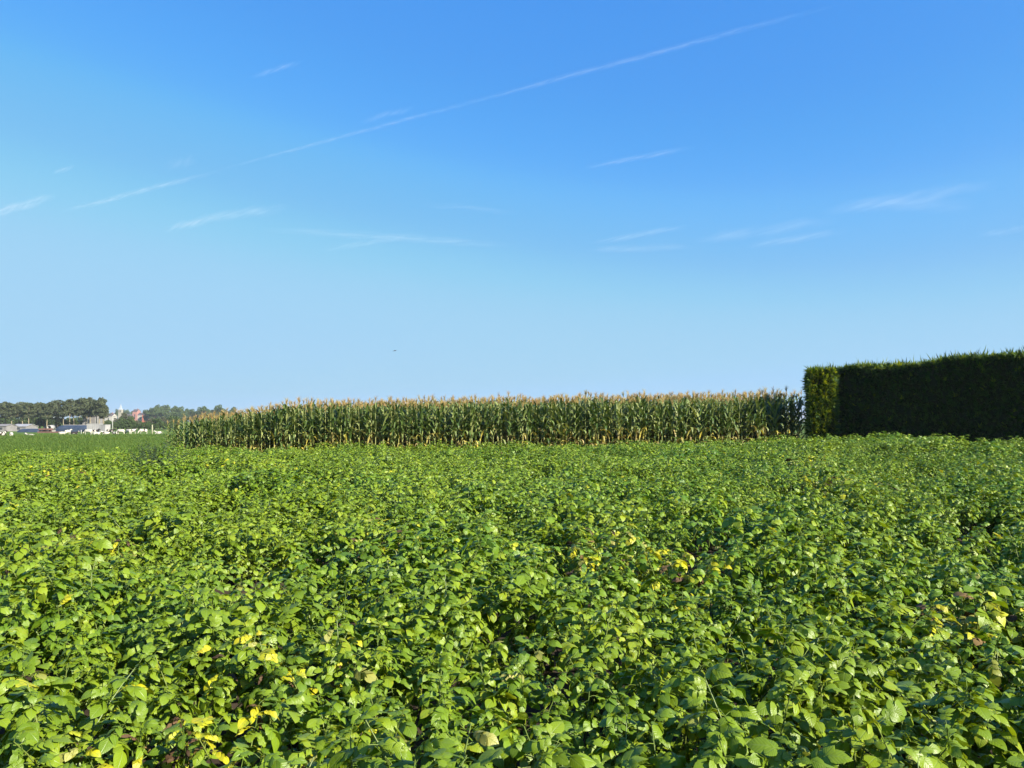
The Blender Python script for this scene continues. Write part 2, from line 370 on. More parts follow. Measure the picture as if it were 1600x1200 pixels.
def compound_leaf(seed, lod=0):
    """a potato leaf: rachis with paired leaflets and a larger end leaflet; base at the origin, pointing along +Y"""
    rd = random.Random(seed); b = []
    L = rd.uniform(.115, .145); a = rd.uniform(.1, .55); bd = rd.uniform(.55, 1.35)
    def rp(s): return np.array((0, L * s * (1 - .12 * bd * s), L * (a * s - bd * .62 * s * s)))
    def slope(s): return math.atan2(a - 1.24 * bd * s, 1)
    na = 5 if lod == 0 else 3
    for s, k in ((.42, .62), (.62, .82), (.84, .95)):
        for sd in (-1, 1):
            l = .066 * k * rd.uniform(.85, 1.15); w = l * rd.uniform(.70, .84)
            V, Fc, uv = leaflet(l, w, rd.uniform(.2, 1.0), rd.uniform(-.05, .38), rd.uniform(-.25, .25), na)
            Rm = rot_zxy(-sd * R(rd.uniform(48, 70)), slope(s) * .6 + rd.uniform(-.25, .15), rd.uniform(-.25, .25))
            b.append((V @ Rm.T + rp(s + rd.uniform(-.03, .03)), Fc, uv))
    l = .080 * rd.uniform(.9, 1.15); V, Fc, uv = leaflet(l, l * rd.uniform(.70, .82), rd.uniform(.3, 1.0), rd.uniform(0, .35), rd.uniform(-.2, .2), na + (lod == 0))
    b.append((V @ rot_zxy(rd.uniform(-.15, .15), slope(1) - .1, rd.uniform(-.2, .2)).T + rp(.98), Fc, uv))
    if lod == 0:
        for s in (.53, .73):
            for sd in (-1, 1):
                l = .018 * rd.uniform(.7, 1.3); V, Fc, uv = leaflet(l, l * .8, .2, .1, 0, 2)
                b.append((V @ rot_zxy(-sd * 1.2, 0, 0).T + rp(s), Fc, uv))
    # petiole and rachis: a three-sided tube
    V = []; Fc = []; ns = 6 if lod == 0 else 3
    for i in range(ns + 1):
        p = rp(i / ns); r = .0022 * (1 - .6 * i / ns)
        for k in range(3):
            t = 2.094 * k; V.append((p[0] + r * math.cos(t), p[1], p[2] + r * math.sin(t) - .001))
    for i in range(ns):
        for k in range(3): Fc.append((i * 3 + k, i * 3 + (k + 1) % 3, (i + 1) * 3 + (k + 1) % 3, (i + 1) * 3 + k))
    b.append((np.array(V), Fc, np.tile((.5, .3), (len(V), 1))))
    VV = np.concatenate([x[0] for x in b]); UV = np.concatenate([x[2] for x in b]); FF = []; n = 0
    for x in b: FF += [tuple(i + n for i in q) for q in x[1]]; n += len(x[0])
    return VV, FF, UV
NLV = 10
LEAF_HI = [compound_leaf(100 + i, 0) for i in range(NLV)]
LEAF_LO = [compound_leaf(100 + i, 1) for i in range(NLV)]
def leaf_mesh(i, mname):
    b = MB(); V, Fc, uv = LEAF_HI[i]; b.add(V, Fc, uv); return b.mesh('potato_leaf', M[mname])
LM = {k: [leaf_mesh(i, k) for i in range(NLV)] for k in ('potato', 'yellow', 'brown', 'pale')}
SUN_H = Vector((SUN_DIR.x, SUN_DIR.y, 0)).normalized()
def plant_plan(seed, lean=.0):
    """stems (point lists) and leaves (position, 3x3 frame, scale, mesh number, height rank) of one potato plant"""
    rd = random.Random(seed); stems = []; leaves = []
    n = rd.choice((5, 6, 6)); a0 = rd.uniform(0, 6.28)
    for s in range(n):
        az = a0 + s * 6.283 / n + rd.uniform(-.4, .4); out = rd.uniform(.12, .40); h = rd.uniform(.42, .62)
        if s == 0: out = .05; h = rd.uniform(.50, .60)
        d = Vector((math.cos(az), math.sin(az), 0)); w = Vector((rd.uniform(-.06, .06), rd.uniform(-.06, .06), 0))
        pts = [d * (.03 + out * (t ** 1.25)) + w * math.sin(t * 3) + Vector((0, 0, h * (t - .10 * t * t * (out / .2)))) for t in [i / 7 for i in range(8)]]
        stems.append(pts); la = rd.uniform(0, 6.28); nl = rd.choice((23, 24, 25))
        for k in range(nl):
            t = .16 + .84 * (k / (nl - 1)) ** .7; i = min(6, int(t * 7)); f = t * 7 - i
            p = pts[i].lerp(pts[i + 1], f); la += 2.4 + rd.uniform(-.4, .4)
            el = R(rd.uniform(-22, 26) + 30 * (t ** 6)); fw = Vector((math.cos(la) * math.cos(el), math.sin(la) * math.cos(el), math.sin(el)))
            fw = (fw + SUN_H * rd.uniform(0, .35)).normalized()
            up = (Vector((0, 0, 1)) + SUN_DIR * rd.uniform(.0, .9) + Vector((rd.uniform(-.62, .62), rd.uniform(-.62, .62), 0))).normalized()
            sx = fw.cross(up).normalized(); up = sx.cross(fw)
            scl = .70 * rd.uniform(.6, 1.25) * (1.0 if t < .9 else .75)
            leaves.append((p, Matrix((sx, fw, up)).transposed(), scl, rd.randrange(NLV), t))
    return stems, leaves
def stems_mb(stems, b=None, mat=0):
    b = b or MB()
    for pts in stems: b.tube(pts, [.0055 - .0038 * i / 7 for i in range(8)], 5, random.random(), mat, cap=False)
    return b
NPV = 12
PLANS = [plant_plan(500 + i) for i in range(NPV)]
def foliage_mesh(i, which=None, yellow=0.0):
    b = MB(); rd = random.Random(900 + i)
    for (p, m3, s, li, t) in PLANS[i][1]:
        V, Fc, uv = LEAF_LO[li]; W = V @ (np.array(m3) * s).T + np.array(p)
        q = rd.random(); mt = 0 if q > yellow else (1 if q > yellow * .45 else (2 if q > yellow * .2 else 3))
        b.add(W, Fc, uv, rd.random(), mt)
    return b
PMATS = [M['potato'], M['yellow'], M['pale'], M['brown']]
FOL = [foliage_mesh(i, yellow=.004 if i % 4 else .02).mesh('potato_foliage', PMATS) for i in range(NPV)]
FOLY = [foliage_mesh(i, yellow=.38).mesh('potato_foliage_yellowing', PMATS) for i in range(NPV)]
STM = [stems_mb(PLANS[i][0]).mesh('potato_stems', M['stem']) for i in range(NPV)]
def both(i):
    b = foliage_mesh(i, yellow=.004 if i % 4 else .02); stems_mb(PLANS[i][0], b, 4); return b.mesh('potato_crop_plant', PMATS + [M['stem']])
def both_y(i):
    b = foliage_mesh(i, yellow=.30); stems_mb(PLANS[i][0], b, 4); return b.mesh('potato_crop_plant', PMATS + [M['stem']])
SRC = [link('potato_crop_source', both(i), link_it=False) for i in range(NPV)] + [link('potato_crop_source', both_y(i), link_it=False) for i in range(3)]
def lower_mesh(i):
    b = MB(); rd = random.Random(i)
    for (p, m3, s, li, t) in PLANS[i][1]:
        if t < .62:
            V, Fc, uv = LEAF_LO[li]; b.add(V @ (np.array(m3) * s).T + np.array(p), Fc, uv, rd.random(), 0)
    return b.mesh('potato_lower_foliage', [M['potato']])
LOWER = [lower_mesh(i) for i in range(NPV)]

# where the plants stand
plants = []
k0, k1 = -60, 60
for r in range(-10, 75):
    t = -46.0
    while t < 50:
        t += .27 + U(-.05, .05); n = r * ROW_D + U(-.06, .06)
        x = RC * t - RS * n; y = RS * t + RC * n
        if y < .95 or x < -30 or x > 28: continue
        if y > (field_end(x) if x >= -13 else 29.0 + .4 * nz(x, 0, .3)): continue
        if abs(x) > .72 * y + 2.2: continue
        if y > 4.5 and (nz(x, y, .8, 5) > .38 or nz(x * .7, y, 1.6, 15) > .54): continue
        if y > 3.8 and random.random() < .09: continue
        h = 1.0 + .20 * nz(x, y, .55, 2) + .52 * nz(x, y, 1.3, 9) + U(-.06, .06)
        h += .30 * max(0, min(1, (x - 6) / 6)) * max(0, min(1, (y - 16) / 8))
        if y < 6.0: h = max(.86, min(h, 1.10))
        plants.append((x, y, max(.55, h)))
# the yellowing spots of the photograph (pixel, reach in metres)
SPOTS = [(325, 1130, .30), (430, 1030, .24), (1045, 900, .30), (1515, 985, .34), (912, 872, .28), (28, 848, .55), (120, 860, .35), (620, 845, .3), (935, 840, .3), 
         (1270, 770, .7), (70, 740, .8)]
def canopy_pt(px, py, z=.5):
    d = ray(px, py); return Vector((0, 0, CAM_H)) + d * ((z - CAM_H) / d.z)
spots = [(canopy_pt(a, b_), c * 1.15) for a, b_, c in SPOTS]
def spot_of(x, y):
    for k, (p, r_) in enumerate(spots):
        if (p.x - x) ** 2 + (p.y - y) ** 2 < r_ * r_: return k
    return None
BUSH = canopy_pt(240, 729, .45)
plants = [p for p in plants if (p[0] - BUSH.x) ** 2 + (p[1] - BUSH.y) ** 2 > .95 ** 2]
def seen(p):
    q = proj((p[0], p[1], gz(p[0], p[1]) + .5))
    return q is not None and -40 < q[0] < 1640 and q[1] < 1300
inview = sorted([p for p in plants if seen(p)], key=lambda p: p[0] ** 2 + p[1] ** 2)
NEAR, NPART = 44, 300
chosen = set(inview[:NPART])
GROUP_P = 'potato plants of the near rows'
for k, p in enumerate(inview[:NPART]):
    x, y, h = p; v = random.randrange(NPV); sp_ = spot_of(x, y)
    s = h * U(.94, 1.06); rz = U(0, 6.28)
    root = empty('potato_plant', (x, y, ridge(x, y) - .03), rz); root.scale = (s * U(.95, 1.08), s * U(.95, 1.08), s)
    sm = link('stems', STM[v], root)
    if k < NEAR:
        cz, sz = math.cos(rz), math.sin(rz)
        link('lower_foliage', LOWER[v], root)
        for (lp, m3, ls, li, t) in PLANS[v][1]:
            if t < .62: continue
            kind = 'potato'; q = random.random()
            if sp_ is not None: kind = 'yellow' if q < .36 else ('brown' if q < .52 else ('pale' if q < .56 else 'potato'))
            elif q < .005: kind = 'yellow'
            elif q < .014: kind = 'pale'
            elif q < .022 and t < .75: kind = 'brown'
            lf = link('leaf', LM[kind][li], root)
            m4 = m3.to_4x4(); m4.translation = lp
            tw = Matrix.Rotation(U(-.3, .3), 4, 'Y') @ Matrix.Rotation(U(-.25, .25), 4, 'X')
            lf.matrix_local = m4 @ tw @ Matrix.Scale(ls * (.8 if kind == 'brown' else 1.0), 4)
            if kind == 'brown': lf.scale.x *= .45
    else:
        link('foliage', FOLY[v] if sp_ is not None else FOL[v], root)
    q = proj((x, y, gz(x, y) + .5)); zone = ('left border', 'left of the centre', 'centre', 'right of the centre', 'right border')[max(0, min(4, int(q[0] / 320)))]
    if sp_ is not None: lb = 'potato plant with yellow and withered leaves among the green, %s' % ('at the ' + zone if 'of' not in zone else zone)
    elif k < NEAR: lb = 'green potato plant with large leaflets along the bottom of the picture, %s' % ('at the ' + zone if 'of' not in zone else zone)
    else: lb = 'green potato plant of the closed canopy a few metres out, %s' % ('at the ' + zone if 'of' not in zone else zone)
    tag(root, lb, 'potato plant', ('yellowing potato plants, ' if sp_ is not None else 'nearest potato plants, ' if k < NEAR else 'potato plants a few metres out, ') + zone)
rest = [p for p in plants if p not in chosen]
scatter('potato_crop', SRC, [(x, y, ridge(x, y) - .03) for x, y, h in rest],
        [(U(-.06, .06), U(-.06, .06), U(0, 6.28)) for _ in rest],
        [(h * U(.95, 1.12), h * U(.95, 1.12), h * U(.94, 1.06)) for x, y, h in rest], [(NPV + random.randrange(3)) if spot_of(x, y) is not None or random.random() < .006 else random.randrange(NPV) for x, y, h in rest],
        'far part of the green potato crop in front of the maize and hedge', 'potato crop')

# ------------------------------------------------------------------ maize
def ribbon(b, pts, wid, fold, rnd, mat, up=Vector((0, 0, 1)), wav=0.0):
    pts = [Vector(p) for p in pts]; V = []; n = len(pts)
    for i, p in enumerate(pts):
        d = (pts[min(i + 1, n - 1)] - pts[max(i - 1, 0)]).normalized(); sx = d.cross(up)
        sx = sx.normalized() if sx.length > 1e-4 else Vector((1, 0, 0)); nn = sx.cross(d); w = wid[i]
        wv = wav * math.sin(i * 2.1 + rnd * 9)
        V += [p - sx * w + nn * (w * fold + wv * w), p, p + sx * w + nn * (w * fold - wv * w)]
    Fc = [(i * 3 + k, i * 3 + k + 1, i * 3 + k + 4, i * 3 + k + 3) for i in range(n - 1) for k in (0, 1)]
    b.add([tuple(q) for q in V], Fc, rnd=rnd, mat=mat)
def maize(seed):
    rd = random.Random(seed); H = rd.uniform(2.14, 2.40); bs, bl, bt, be, bd = MB(), MB(), MB(), MB(), MB()
    ln = Vector((rd.uniform(-.05, .05), rd.uniform(-.05, .05), 0))
    def st(z): return ln * (z / H) ** 2 + Vector((0, 0, z))
    bs.tube([st(H * i / 6) for i in range(7)], [.016 - .010 * i / 6 for i in range(7)], 6, rd.random())
    az = rd.uniform(0, 6.28); nl = 13
    for k in range(nl):
        z = .22 + (H - .50) * k / (nl - 1); a = az + (k % 2) * math.pi + rd.uniform(-.35, .35); d = Vector((math.cos(a), math.sin(a), 0))
        mid = math.sin(math.pi * (k + 1.5) / (nl + 2)); L = (.42 + .42 * mid) * rd.uniform(.85, 1.15); W = .034 + .018 * mid
        e0 = R(rd.uniform(52, 74) if k > 3 else rd.uniform(30, 60)); dr = rd.uniform(1.0, 2.3) if k < 9 else rd.uniform(.4, 1.5)
        pts = []; p = st(z); e = e0; ns = 9
        for i in range(ns):
            pts.append(p.copy()); e -= dr * (i / ns) * .42; p = p + (d * math.cos(e) + Vector((0, 0, math.sin(e)))) * (L / (ns - 1))
        wid = [W * f for f in (.45, .8, .98, 1, .96, .86, .68, .42, .06)]
        dry = k < 2 or (k < 5 and rd.random() < .4)
        ribbon(bd if dry else bl, pts, [w * (.75 if dry else 1) for w in wid], .35, rd.random(), 0, wav=.35)
    top = st(H); bt.tube([top - Vector((0, 0, .12)), top + Vector((0, 0, .14)), top + Vector((.01, 0, .27))], [.006, .007, .004], 4, .3)
    for k in range(9):
        a = rd.uniform(0, 6.28); q = top + Vector((0, 0, .0 + .012 * k)); d = Vector((math.cos(a), math.sin(a), 0)); o_ = rd.uniform(.22, .6); L = rd.uniform(.12, .20)
        bt.tube([q, q + (d * o_ * .6 + Vector((0, 0, 1))) * L * .5, q + (d * o_ + Vector((0, 0, .85))) * L], [.005, .007, .004], 3, rd.random(), cap=False)
    ez = rd.uniform(.95, 1.2); a = az + .4; d = Vector((math.cos(a), math.sin(a), 0)); q = st(ez); ax = (d * .42 + Vector((0, 0, 1))).normalized()
    be.tube([q + d * .02 + ax * (.24 * i / 6) for i in range(7)], [.012, .024, .029, .028, .024, .015, .005], 7, rd.random(), 0)
    return bs.mesh('maize_stalk', M['stalk']), bl.mesh('maize_leaves', M['corn']), bt.mesh('maize_tassel', M['tassel']), be.mesh('maize_ear', M['husk']), bd.mesh('maize_dry_leaves', M['cornyellow']), (bs, bl, bt, be, bd)
NCV = 9
CORN = [maize(40 + i) for i in range(NCV)]
def corn_source(i):
    b = MB()
    for k, q in enumerate(CORN[i][5]):
        for V, uv, r_ in zip(q.v, q.uv, q.r): pass
        n = b.n; b.v += q.v; b.uv += q.uv; b.r += q.r; b.f += [tuple(j + n for j in f) for f in q.f]; b.m += [k] * len(q.f); b.n += q.n
    return link('maize_crop_source', b.mesh('maize_crop_plant', [M['stalk'], M['corn'], M['tassel'], M['husk'], M['cornyellow']]), link_it=False)
CSRC = [corn_source(i) for i in range(NCV)]
CORN_X0, CORN_X1 = -13.3, 11.75
GAP_X = 10.45                      # beyond this the front rows stop short of the hedge
def corn_h(x, r):
    t = max(0.0, min(1.0, (x + 13.0) / 4.6)); h = .83 + .17 * t
    if r < 3: h -= .06 * (1 - t)
    h *= 1 + .02 * min(r, 3)
    return h * (1 + .035 * nz(x, r * 3.0, .8, 4)) * (1 + .0032 * x)
front = []; back = []
for r in range(17):
    x = CORN_X0 + U(0, .1)
    while x < ((CORN_X1 if r < 3 else 12.3) if r > 1 else GAP_X):
        y = corn_front(x) + r * ROW_D + U(-.07, .07) 
        (front if r < 2 else back).append((x, y, corn_h(x, r) * U(.94, 1.05), r)); x += .145 + U(-.03, .04)
front.sort(key=lambda q: (q[3], q[0]))
for k, (x, y, h, r) in enumerate(front[:300]):
    v = random.randrange(NCV); root = empty('maize_plant', (x, y, gz(x, y)), U(0, 6.28)); root.scale = (h, h, h)
    root.rotation_euler.x = U(-.055, .055); root.rotation_euler.y = U(-.055, .055)
    for nm, me in zip(('stalk', 'foliage', 'tassel', 'ear', 'dry_foliage'), CORN[v][:5]): link(nm, me, root)
    if x < -9.5 and r == 0: lb, gp = 'shorter maize plant at the left corner of the maize stand, facing the pasture', 'corner maize plants'
    else:
        zone = ('left third', 'middle third', 'third nearest the hedge')[max(0, min(2, int((x + 9.5) / 6.7)))]
        lb = ('tasselled maize plant in the front row, lower leaves yellowed, %s' if r == 0 else 'tasselled maize plant in the second row behind the front stalks, %s') % zone
        gp = ('front row of the maize, ' if r == 0 else 'second row of the maize, ') + zone
    tag(root, lb, 'maize plant', gp)
back += front[300:]
scatter('maize_crop', CSRC, [(x, y, gz(x, y)) for x, y, h, r in back], [(U(-.04, .04), U(-.04, .04), U(0, 6.28)) for _ in back],
        [(h, h, h) for x, y, h, r in back], [random.randrange(NCV) for _ in back], 'tan tassels of the maize field behind its two front rows', 'maize crop')

# ------------------------------------------------------------------ clipped conifer hedge
HL, HT, HW = 14.0, 2.2, .95
def hedge_top(t): return 3.42 + .040 * t + .05 * math.sin(t * 1.7) + .08 * nz(t, 0, .9)
def hp(t, d, z):   # along the long arm, depth, height
    p = H0 + HD * t + HB * d; return Vector((p.x, p.y, gz(p.x, p.y) + z))
def rp_(w, d, z):  # the return: across, depth, height
    p = R0 + Vector((-1, 0)) * w + HR * d; return Vector((p.x, p.y, gz(p.x, p.y) + z))
hroot = empty('conifer_hedge', hp(0, 0, 0)); HO = hroot.location.copy()
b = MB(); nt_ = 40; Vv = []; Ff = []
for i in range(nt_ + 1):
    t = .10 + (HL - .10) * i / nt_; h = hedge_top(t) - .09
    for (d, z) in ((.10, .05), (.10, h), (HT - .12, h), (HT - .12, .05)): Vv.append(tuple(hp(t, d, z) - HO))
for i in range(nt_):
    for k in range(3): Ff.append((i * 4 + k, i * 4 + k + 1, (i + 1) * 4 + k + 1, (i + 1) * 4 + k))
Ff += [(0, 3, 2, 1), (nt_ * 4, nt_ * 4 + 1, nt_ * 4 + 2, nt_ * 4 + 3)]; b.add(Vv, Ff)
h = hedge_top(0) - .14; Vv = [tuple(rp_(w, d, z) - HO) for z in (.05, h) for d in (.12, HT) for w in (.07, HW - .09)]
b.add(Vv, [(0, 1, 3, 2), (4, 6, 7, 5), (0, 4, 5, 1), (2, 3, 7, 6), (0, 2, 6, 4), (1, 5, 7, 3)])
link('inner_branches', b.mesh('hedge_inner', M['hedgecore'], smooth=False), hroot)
def spray(b, p, d, L, W, rnd, mat=0):
    """a flat fan of scale-leaf twigs"""
    d = d.normalized(); sx = d.cross(Vector((U(-1, 1), U(-1, 1), U(-1, 1)))).normalized(); nn = sx.cross(d)
    V = []; Fc = []
    for k in range(5):
        a = (k - 2) * .42 + U(-.1, .1); l = L * (1 - .16 * abs(k - 2)) * U(.8, 1.1); q = p + d * (L * .10 * (2 - abs(k - 2)))
        e = (d * math.cos(a) + sx * math.sin(a) + nn * U(-.25, .25)).normalized(); s2 = e.cross(nn).normalized(); w = W * .5
        n = len(V); V += [q, q + e * l * .45 + s2 * w, q + e * l, q + e * l * .5 - s2 * w + nn * w * .6]
        Fc += [(n, n + 1, n + 2, n + 3)]
    b.add([tuple(v) for v in V], Fc, rnd=rnd, mat=mat)
b = MB(); fr = Vector((-HB.x, -HB.y, 0)); UPV = Vector((0, 0, 1)); CAMW = Vector((0, -1, 0)); LEFT = Vector((-1, 0, 0))
def jit(a): return Vector((U(-a, a), U(-a, a), U(-a, a)))
def lit_mat(p): return 1 if random.random() < p else 0  # slot 1, the spray with sunlight painted in, at the given share
for _ in range(int(HL * 3.8 * 170)):
    t = U(.0, HL); z = U(.05, 1) * hedge_top(t); bump = .12 * nz(t, z, 1.3, 3) + .05 * nz(t, z, 4, 1)
    spray(b, hp(t, .07 + bump + U(-.06, .05), z) - HO, fr * .8 + UPV * U(.1, .8) + jit(.5), U(.10, .24), U(.022, .04), random.random(), lit_mat(.05))
for _ in range(int(HW * 3.5 * 300)):
    w = U(-.02, HW); z = U(.05, 1) * hedge_top(0)
    spray(b, rp_(w, .06 + .12 * nz(w, z, 1.8, 6) + U(-.06, .05), z) - HO, CAMW * .8 + LEFT * U(-.1, .6) + UPV * U(-.05, .5) + jit(.4), U(.12, .28), U(.025, .045), random.random(), lit_mat(.15 + .6 * (z / 3.5)))  # painted sunlight on the return, stronger towards its top
for _ in range(int(HT * 3.5 * 200)):
    d = U(0, HT); z = U(.05, 1) * hedge_top(0)
    spray(b, rp_(HW - .08 + .07 * nz(d, z, 1.8, 2) + U(-.05, .05), d, z) - HO, LEFT + UPV * U(-.1, .4) + jit(.4), U(.12, .34), U(.025, .04), random.random(), lit_mat(.3))
for _ in range(int(HT * 3.5 * 170)):
    d = U(0, HT); z = U(.05, 1) * hedge_top(0)
    spray(b, rp_(.02 + .07 * nz(d, z, 1.8, 8) + U(-.05, .05), d, z) - HO, Vector((.93, -.36, 0)) + UPV * U(0, .6) + jit(.4), U(.10, .24), U(.022, .04), random.random(), lit_mat(.4))
def top_spray(p): spray(b, p - HO, UPV + fr * U(-.2, .3) + jit(.45), U(.12, .26) + (.22 * random.random() if random.random() < .16 else 0), U(.022, .04), random.random(), lit_mat(.6))  # lit fringe along the top, mostly painted by the brighter spray
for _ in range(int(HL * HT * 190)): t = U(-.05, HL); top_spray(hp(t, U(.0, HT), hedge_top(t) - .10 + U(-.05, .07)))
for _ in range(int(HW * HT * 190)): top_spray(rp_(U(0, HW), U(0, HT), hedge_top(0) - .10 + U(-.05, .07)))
link('foliage', b.mesh('hedge_foliage', [M['hedge'], M['hedgelit']], smooth=False), hroot)
b = MB()
for i in range(11):
    q = hp(.6 + i * 1.2, HT / 2, 0) - HO; b.tube([q, q + UPV * 1.2, q + UPV * 3.0], [.09, .07, .03], 7)
link('trunk', b.mesh('hedge_trunks', M['darkbark']), hroot)['kind'] = 'stuff'
tag(hroot, 'tall dark clipped conifer hedge, shaded face, sunlit tips along the top', 'hedge')

# ------------------------------------------------------------------ weed bush in the potatoes
wr = empty('weed_bush', (BUSH.x, BUSH.y, ridge(BUSH.x, BUSH.y))); b = MB(); bs = MB()
for s in range(60):
    a = U(0, 6.28); o_ = U(.05, 1.0); d = Vector((math.cos(a), math.sin(a), 0)); h = U(.80, 1.12) * (1 - .35 * o_ ** 2)
    pts = [d * (.04 + o_ * t ** 1.3) + UPV * (h * t) for t in (0, .25, .5, .75, 1)]; bs.tube(pts, [.006, .005, .004, .003, .002], 4, random.random(), cap=False)
    for k in range(60):
        t = U(.25, 1.0); i = min(3, int(t * 4)); p = pts[i].lerp(pts[i + 1], t * 4 - i); l = U(.04, .085)
        V, Fc, uv = leaflet(l, l * .42, U(.2, .8), U(0, .3), U(-.3, .3), 2); b.add(V @ rot_zxy(U(0, 6.28), U(-.4, .7), U(-.5, .5)).T + np.array(p), Fc, uv, random.random())
link('stems', bs.mesh('weed_stems', M['weed']), wr); link('foliage', b.mesh('weed_foliage', M['weed']), wr)
tag(wr, 'dark grey-green bushy weed standing out of the potatoes near the maize corner', 'weed')

# ------------------------------------------------------------------ pasture grass
tb = []
for k in range(4):
    b = MB()
    for i in range(28):
        a = U(0, 6.28); d = Vector((math.cos(a), math.sin(a), 0)); q = Vector((U(-.16, .16), U(-.16, .16), 0)); h = U(.08, .26)
        ribbon(b, [q, q + d * h * .15 + UPV * h * .6, q + d * h * .5 + UPV * h], [.006, .005, .001], .2, random.random(), 0)
    tb.append(link('grass_source', b.mesh('grass_tuft', M['grass']), link_it=False))
P = []; S = []
for _ in range(26000):
    y = 29.6 + 125 * random.random() ** 1.1; x = U(-.70, -.36) * y
    if x > -13.5 and y < 50: continue
    P.append((x, y, gz(x, y) - .01)); q = (1 + y / 90) * U(.7, 1.3) * (1.25 + .5 * nz(x, y, .12)); S.append((q, q, q * .8))
scatter('pasture_grass', tb, P, [(0, 0, U(0, 6.28)) for _ in P], S, [random.randrange(4) for _ in P], 'green grass of the pasture between the potatoes and the cows', 'grass')

# ------------------------------------------------------------------ trees
def clump_face(b, p, s, rnd):
    d = jit(1); d = d.normalized() if d.length > .01 else UPV; a = d.orthogonal().normalized(); c = d.cross(a); th = U(0, 6.28)
    e = a * math.cos(th) + c * math.sin(th); f = d.cross(e)
    b.add([tuple(p - e * s), tuple(p + f * s * .6), tuple(p + e * s), tuple(p - f * s * .6)], [(0, 1, 2, 3)], rnd=rnd)
def tree_meshes(kind, seed):
    """unit about 10 m tall: trunk with limbs, crown of leaf clumps"""
    rd = random.Random(seed); bt, bc = MB(), MB()
    if kind == 'pine':
        top = 9.6; bow = rd.uniform(-.4, .4)
        bt.tube([(bow * math.sin(t * 3), 0, top * t) for t in (0, .2, .4, .6, .8, .95)], [.19, .165, .14, .11, .07, .03], 7)
        cl = []
        for k in range(40):
            z = rd.uniform(4.6, 9.7) if k < 30 else rd.uniform(6, 9.5); t = (z - 4.0) / 5.7; rr = 2.1 * (1 - .40 * t) * rd.uniform(.35, 1); a = rd.uniform(0, 6.28)
            c = Vector((rr * math.cos(a), rr * math.sin(a), z)); cl.append((c, rd.uniform(.6, 1.05), .55))
            bt.tube([(0, 0, z - .7), tuple(c * .6 + Vector((0, 0, .35 * z))), tuple(c)], [.06, .045, .02], 4, cap=False)
        nf = 70; fs = .26
    else:
        hh = 3.0 if kind != 'bush' else 1.2; bt.tube([(0, 0, 0), (.05, 0, hh * .5), (.1, .05, hh), (.05, 0, 6)], [.32, .26, .2, .06], 8)
        cl = []
        for k in range(30):
            v = Vector((rd.gauss(0, 1), rd.gauss(0, 1), rd.gauss(0, 1))).normalized() * rd.uniform(.35, 1) ** .6
            c = Vector((v.x * 3.1, v.y * 3.1, 5.7 + v.z * (3.3 if kind != 'bush' else 3.9))); cl.append((c, rd.uniform(.85, 1.5), .85))
            bt.tube([(.08, 0, hh * .9), tuple(c * .5 + Vector((0, 0, 2.0))), tuple(c)], [.12, .07, .02], 5, cap=False)
        nf = 100; fs = .34
    for (c, r_, fl) in cl:
        rv = rd.random()
        for k in range(nf):
            v = jit(1)
            while v.length > 1 or v.length < .1: v = jit(1)
            v = v.normalized() * (v.length ** .45)
            clump_face(bc, c + Vector((v.x * r_, v.y * r_, v.z * r_ * fl)), fs * U(.6, 1.3), (rv + U(-.2, .2)) % 1.0)
    return bt, bc
TREES = {}
for kind, mats, n in (('pine', ('bark', 'pine'), 4), ('broad', ('darkbark', 'broad'), 3), ('dusty', ('darkbark', 'dusty'), 2), ('bush', ('darkbark', 'broad'), 2)):
    TREES[kind] = []
    for i in range(n):
        bt, bc = tree_meshes(kind if kind != 'dusty' else 'broad', hash(kind) % 7 * 0 + len(kind) * 31 + i)
        TREES[kind].append((bt.mesh(kind + '_trunk', M[mats[0]]), bc.mesh(kind + '_crown', M[mats[1]], smooth=False)))
def tree(kind, px, top, Y, wide, name, label, group, vi=None, base=None):
    """px: picture column, top: picture row of the tip, wide: crown width in pixels of the frame"""
    p = at(px, top, Y); z0 = gz(p.x, Y); H = p.z - z0; v = random.randrange(len(TREES[kind])) if vi is None else vi
    r_ = empty(name, (p.x, Y, z0 - .1), U(0, 6.28)); sz = H / 10.1 if kind == 'pine' else H / 10.0; w = wide / F_PX * Y / (4.6 if kind == 'pine' else 8.0)
    r_.scale = (w, w, sz); link('trunk', TREES[kind][v][0], r_); link('crown', TREES[kind][v][1], r_)
    return tag(r_, label, 'tree', group)
# row of pines behind the farm
pt = [628, 629, 626, 630, 629, 627, 630, 629, 628, 627, 626, 624, 626, 623, 625, 622, 624, 621, 624, 621]
for i, ty in enumerate(pt):
    x = -8 + i * 8.9 + U(-2, 2); Y = 325 + (i % 3) * 9 + U(-3, 3)
    tree('pine', x, ty + U(-1, 1), Y, U(18, 24), 'pine_tree', 'slender pine with bare pale trunk in the tall pine row behind the farm', 'pines behind the farm')
tree('pine', 156, 623, 318, 24, 'pine_tree', 'pine with a leaning forked trunk ending the pine row beside the church', None)
tree('pine', 163, 630, 322, 16, 'pine_tree', 'outermost low-branched pine of the row, next to the gap before the church', None)
for i in range(16):      # undergrowth of the pine row, further back
    tree('bush', -10 + i * 11 + U(-3, 3), U(646, 653), 352 + U(0, 10), U(16, 24), 'understorey_tree', 'low leafy understorey tree standing among the pine trunks', 'understorey among the pines')
for px_, ty_ in ((62, 650), (69, 648), (76, 647), (83, 650), (90, 652)):
    tree('bush', px_, ty_, 341, 17, 'understorey_tree', 'low leafy understorey tree screening the grey-blue gabled farmhouse', 'trees before the farmhouse')
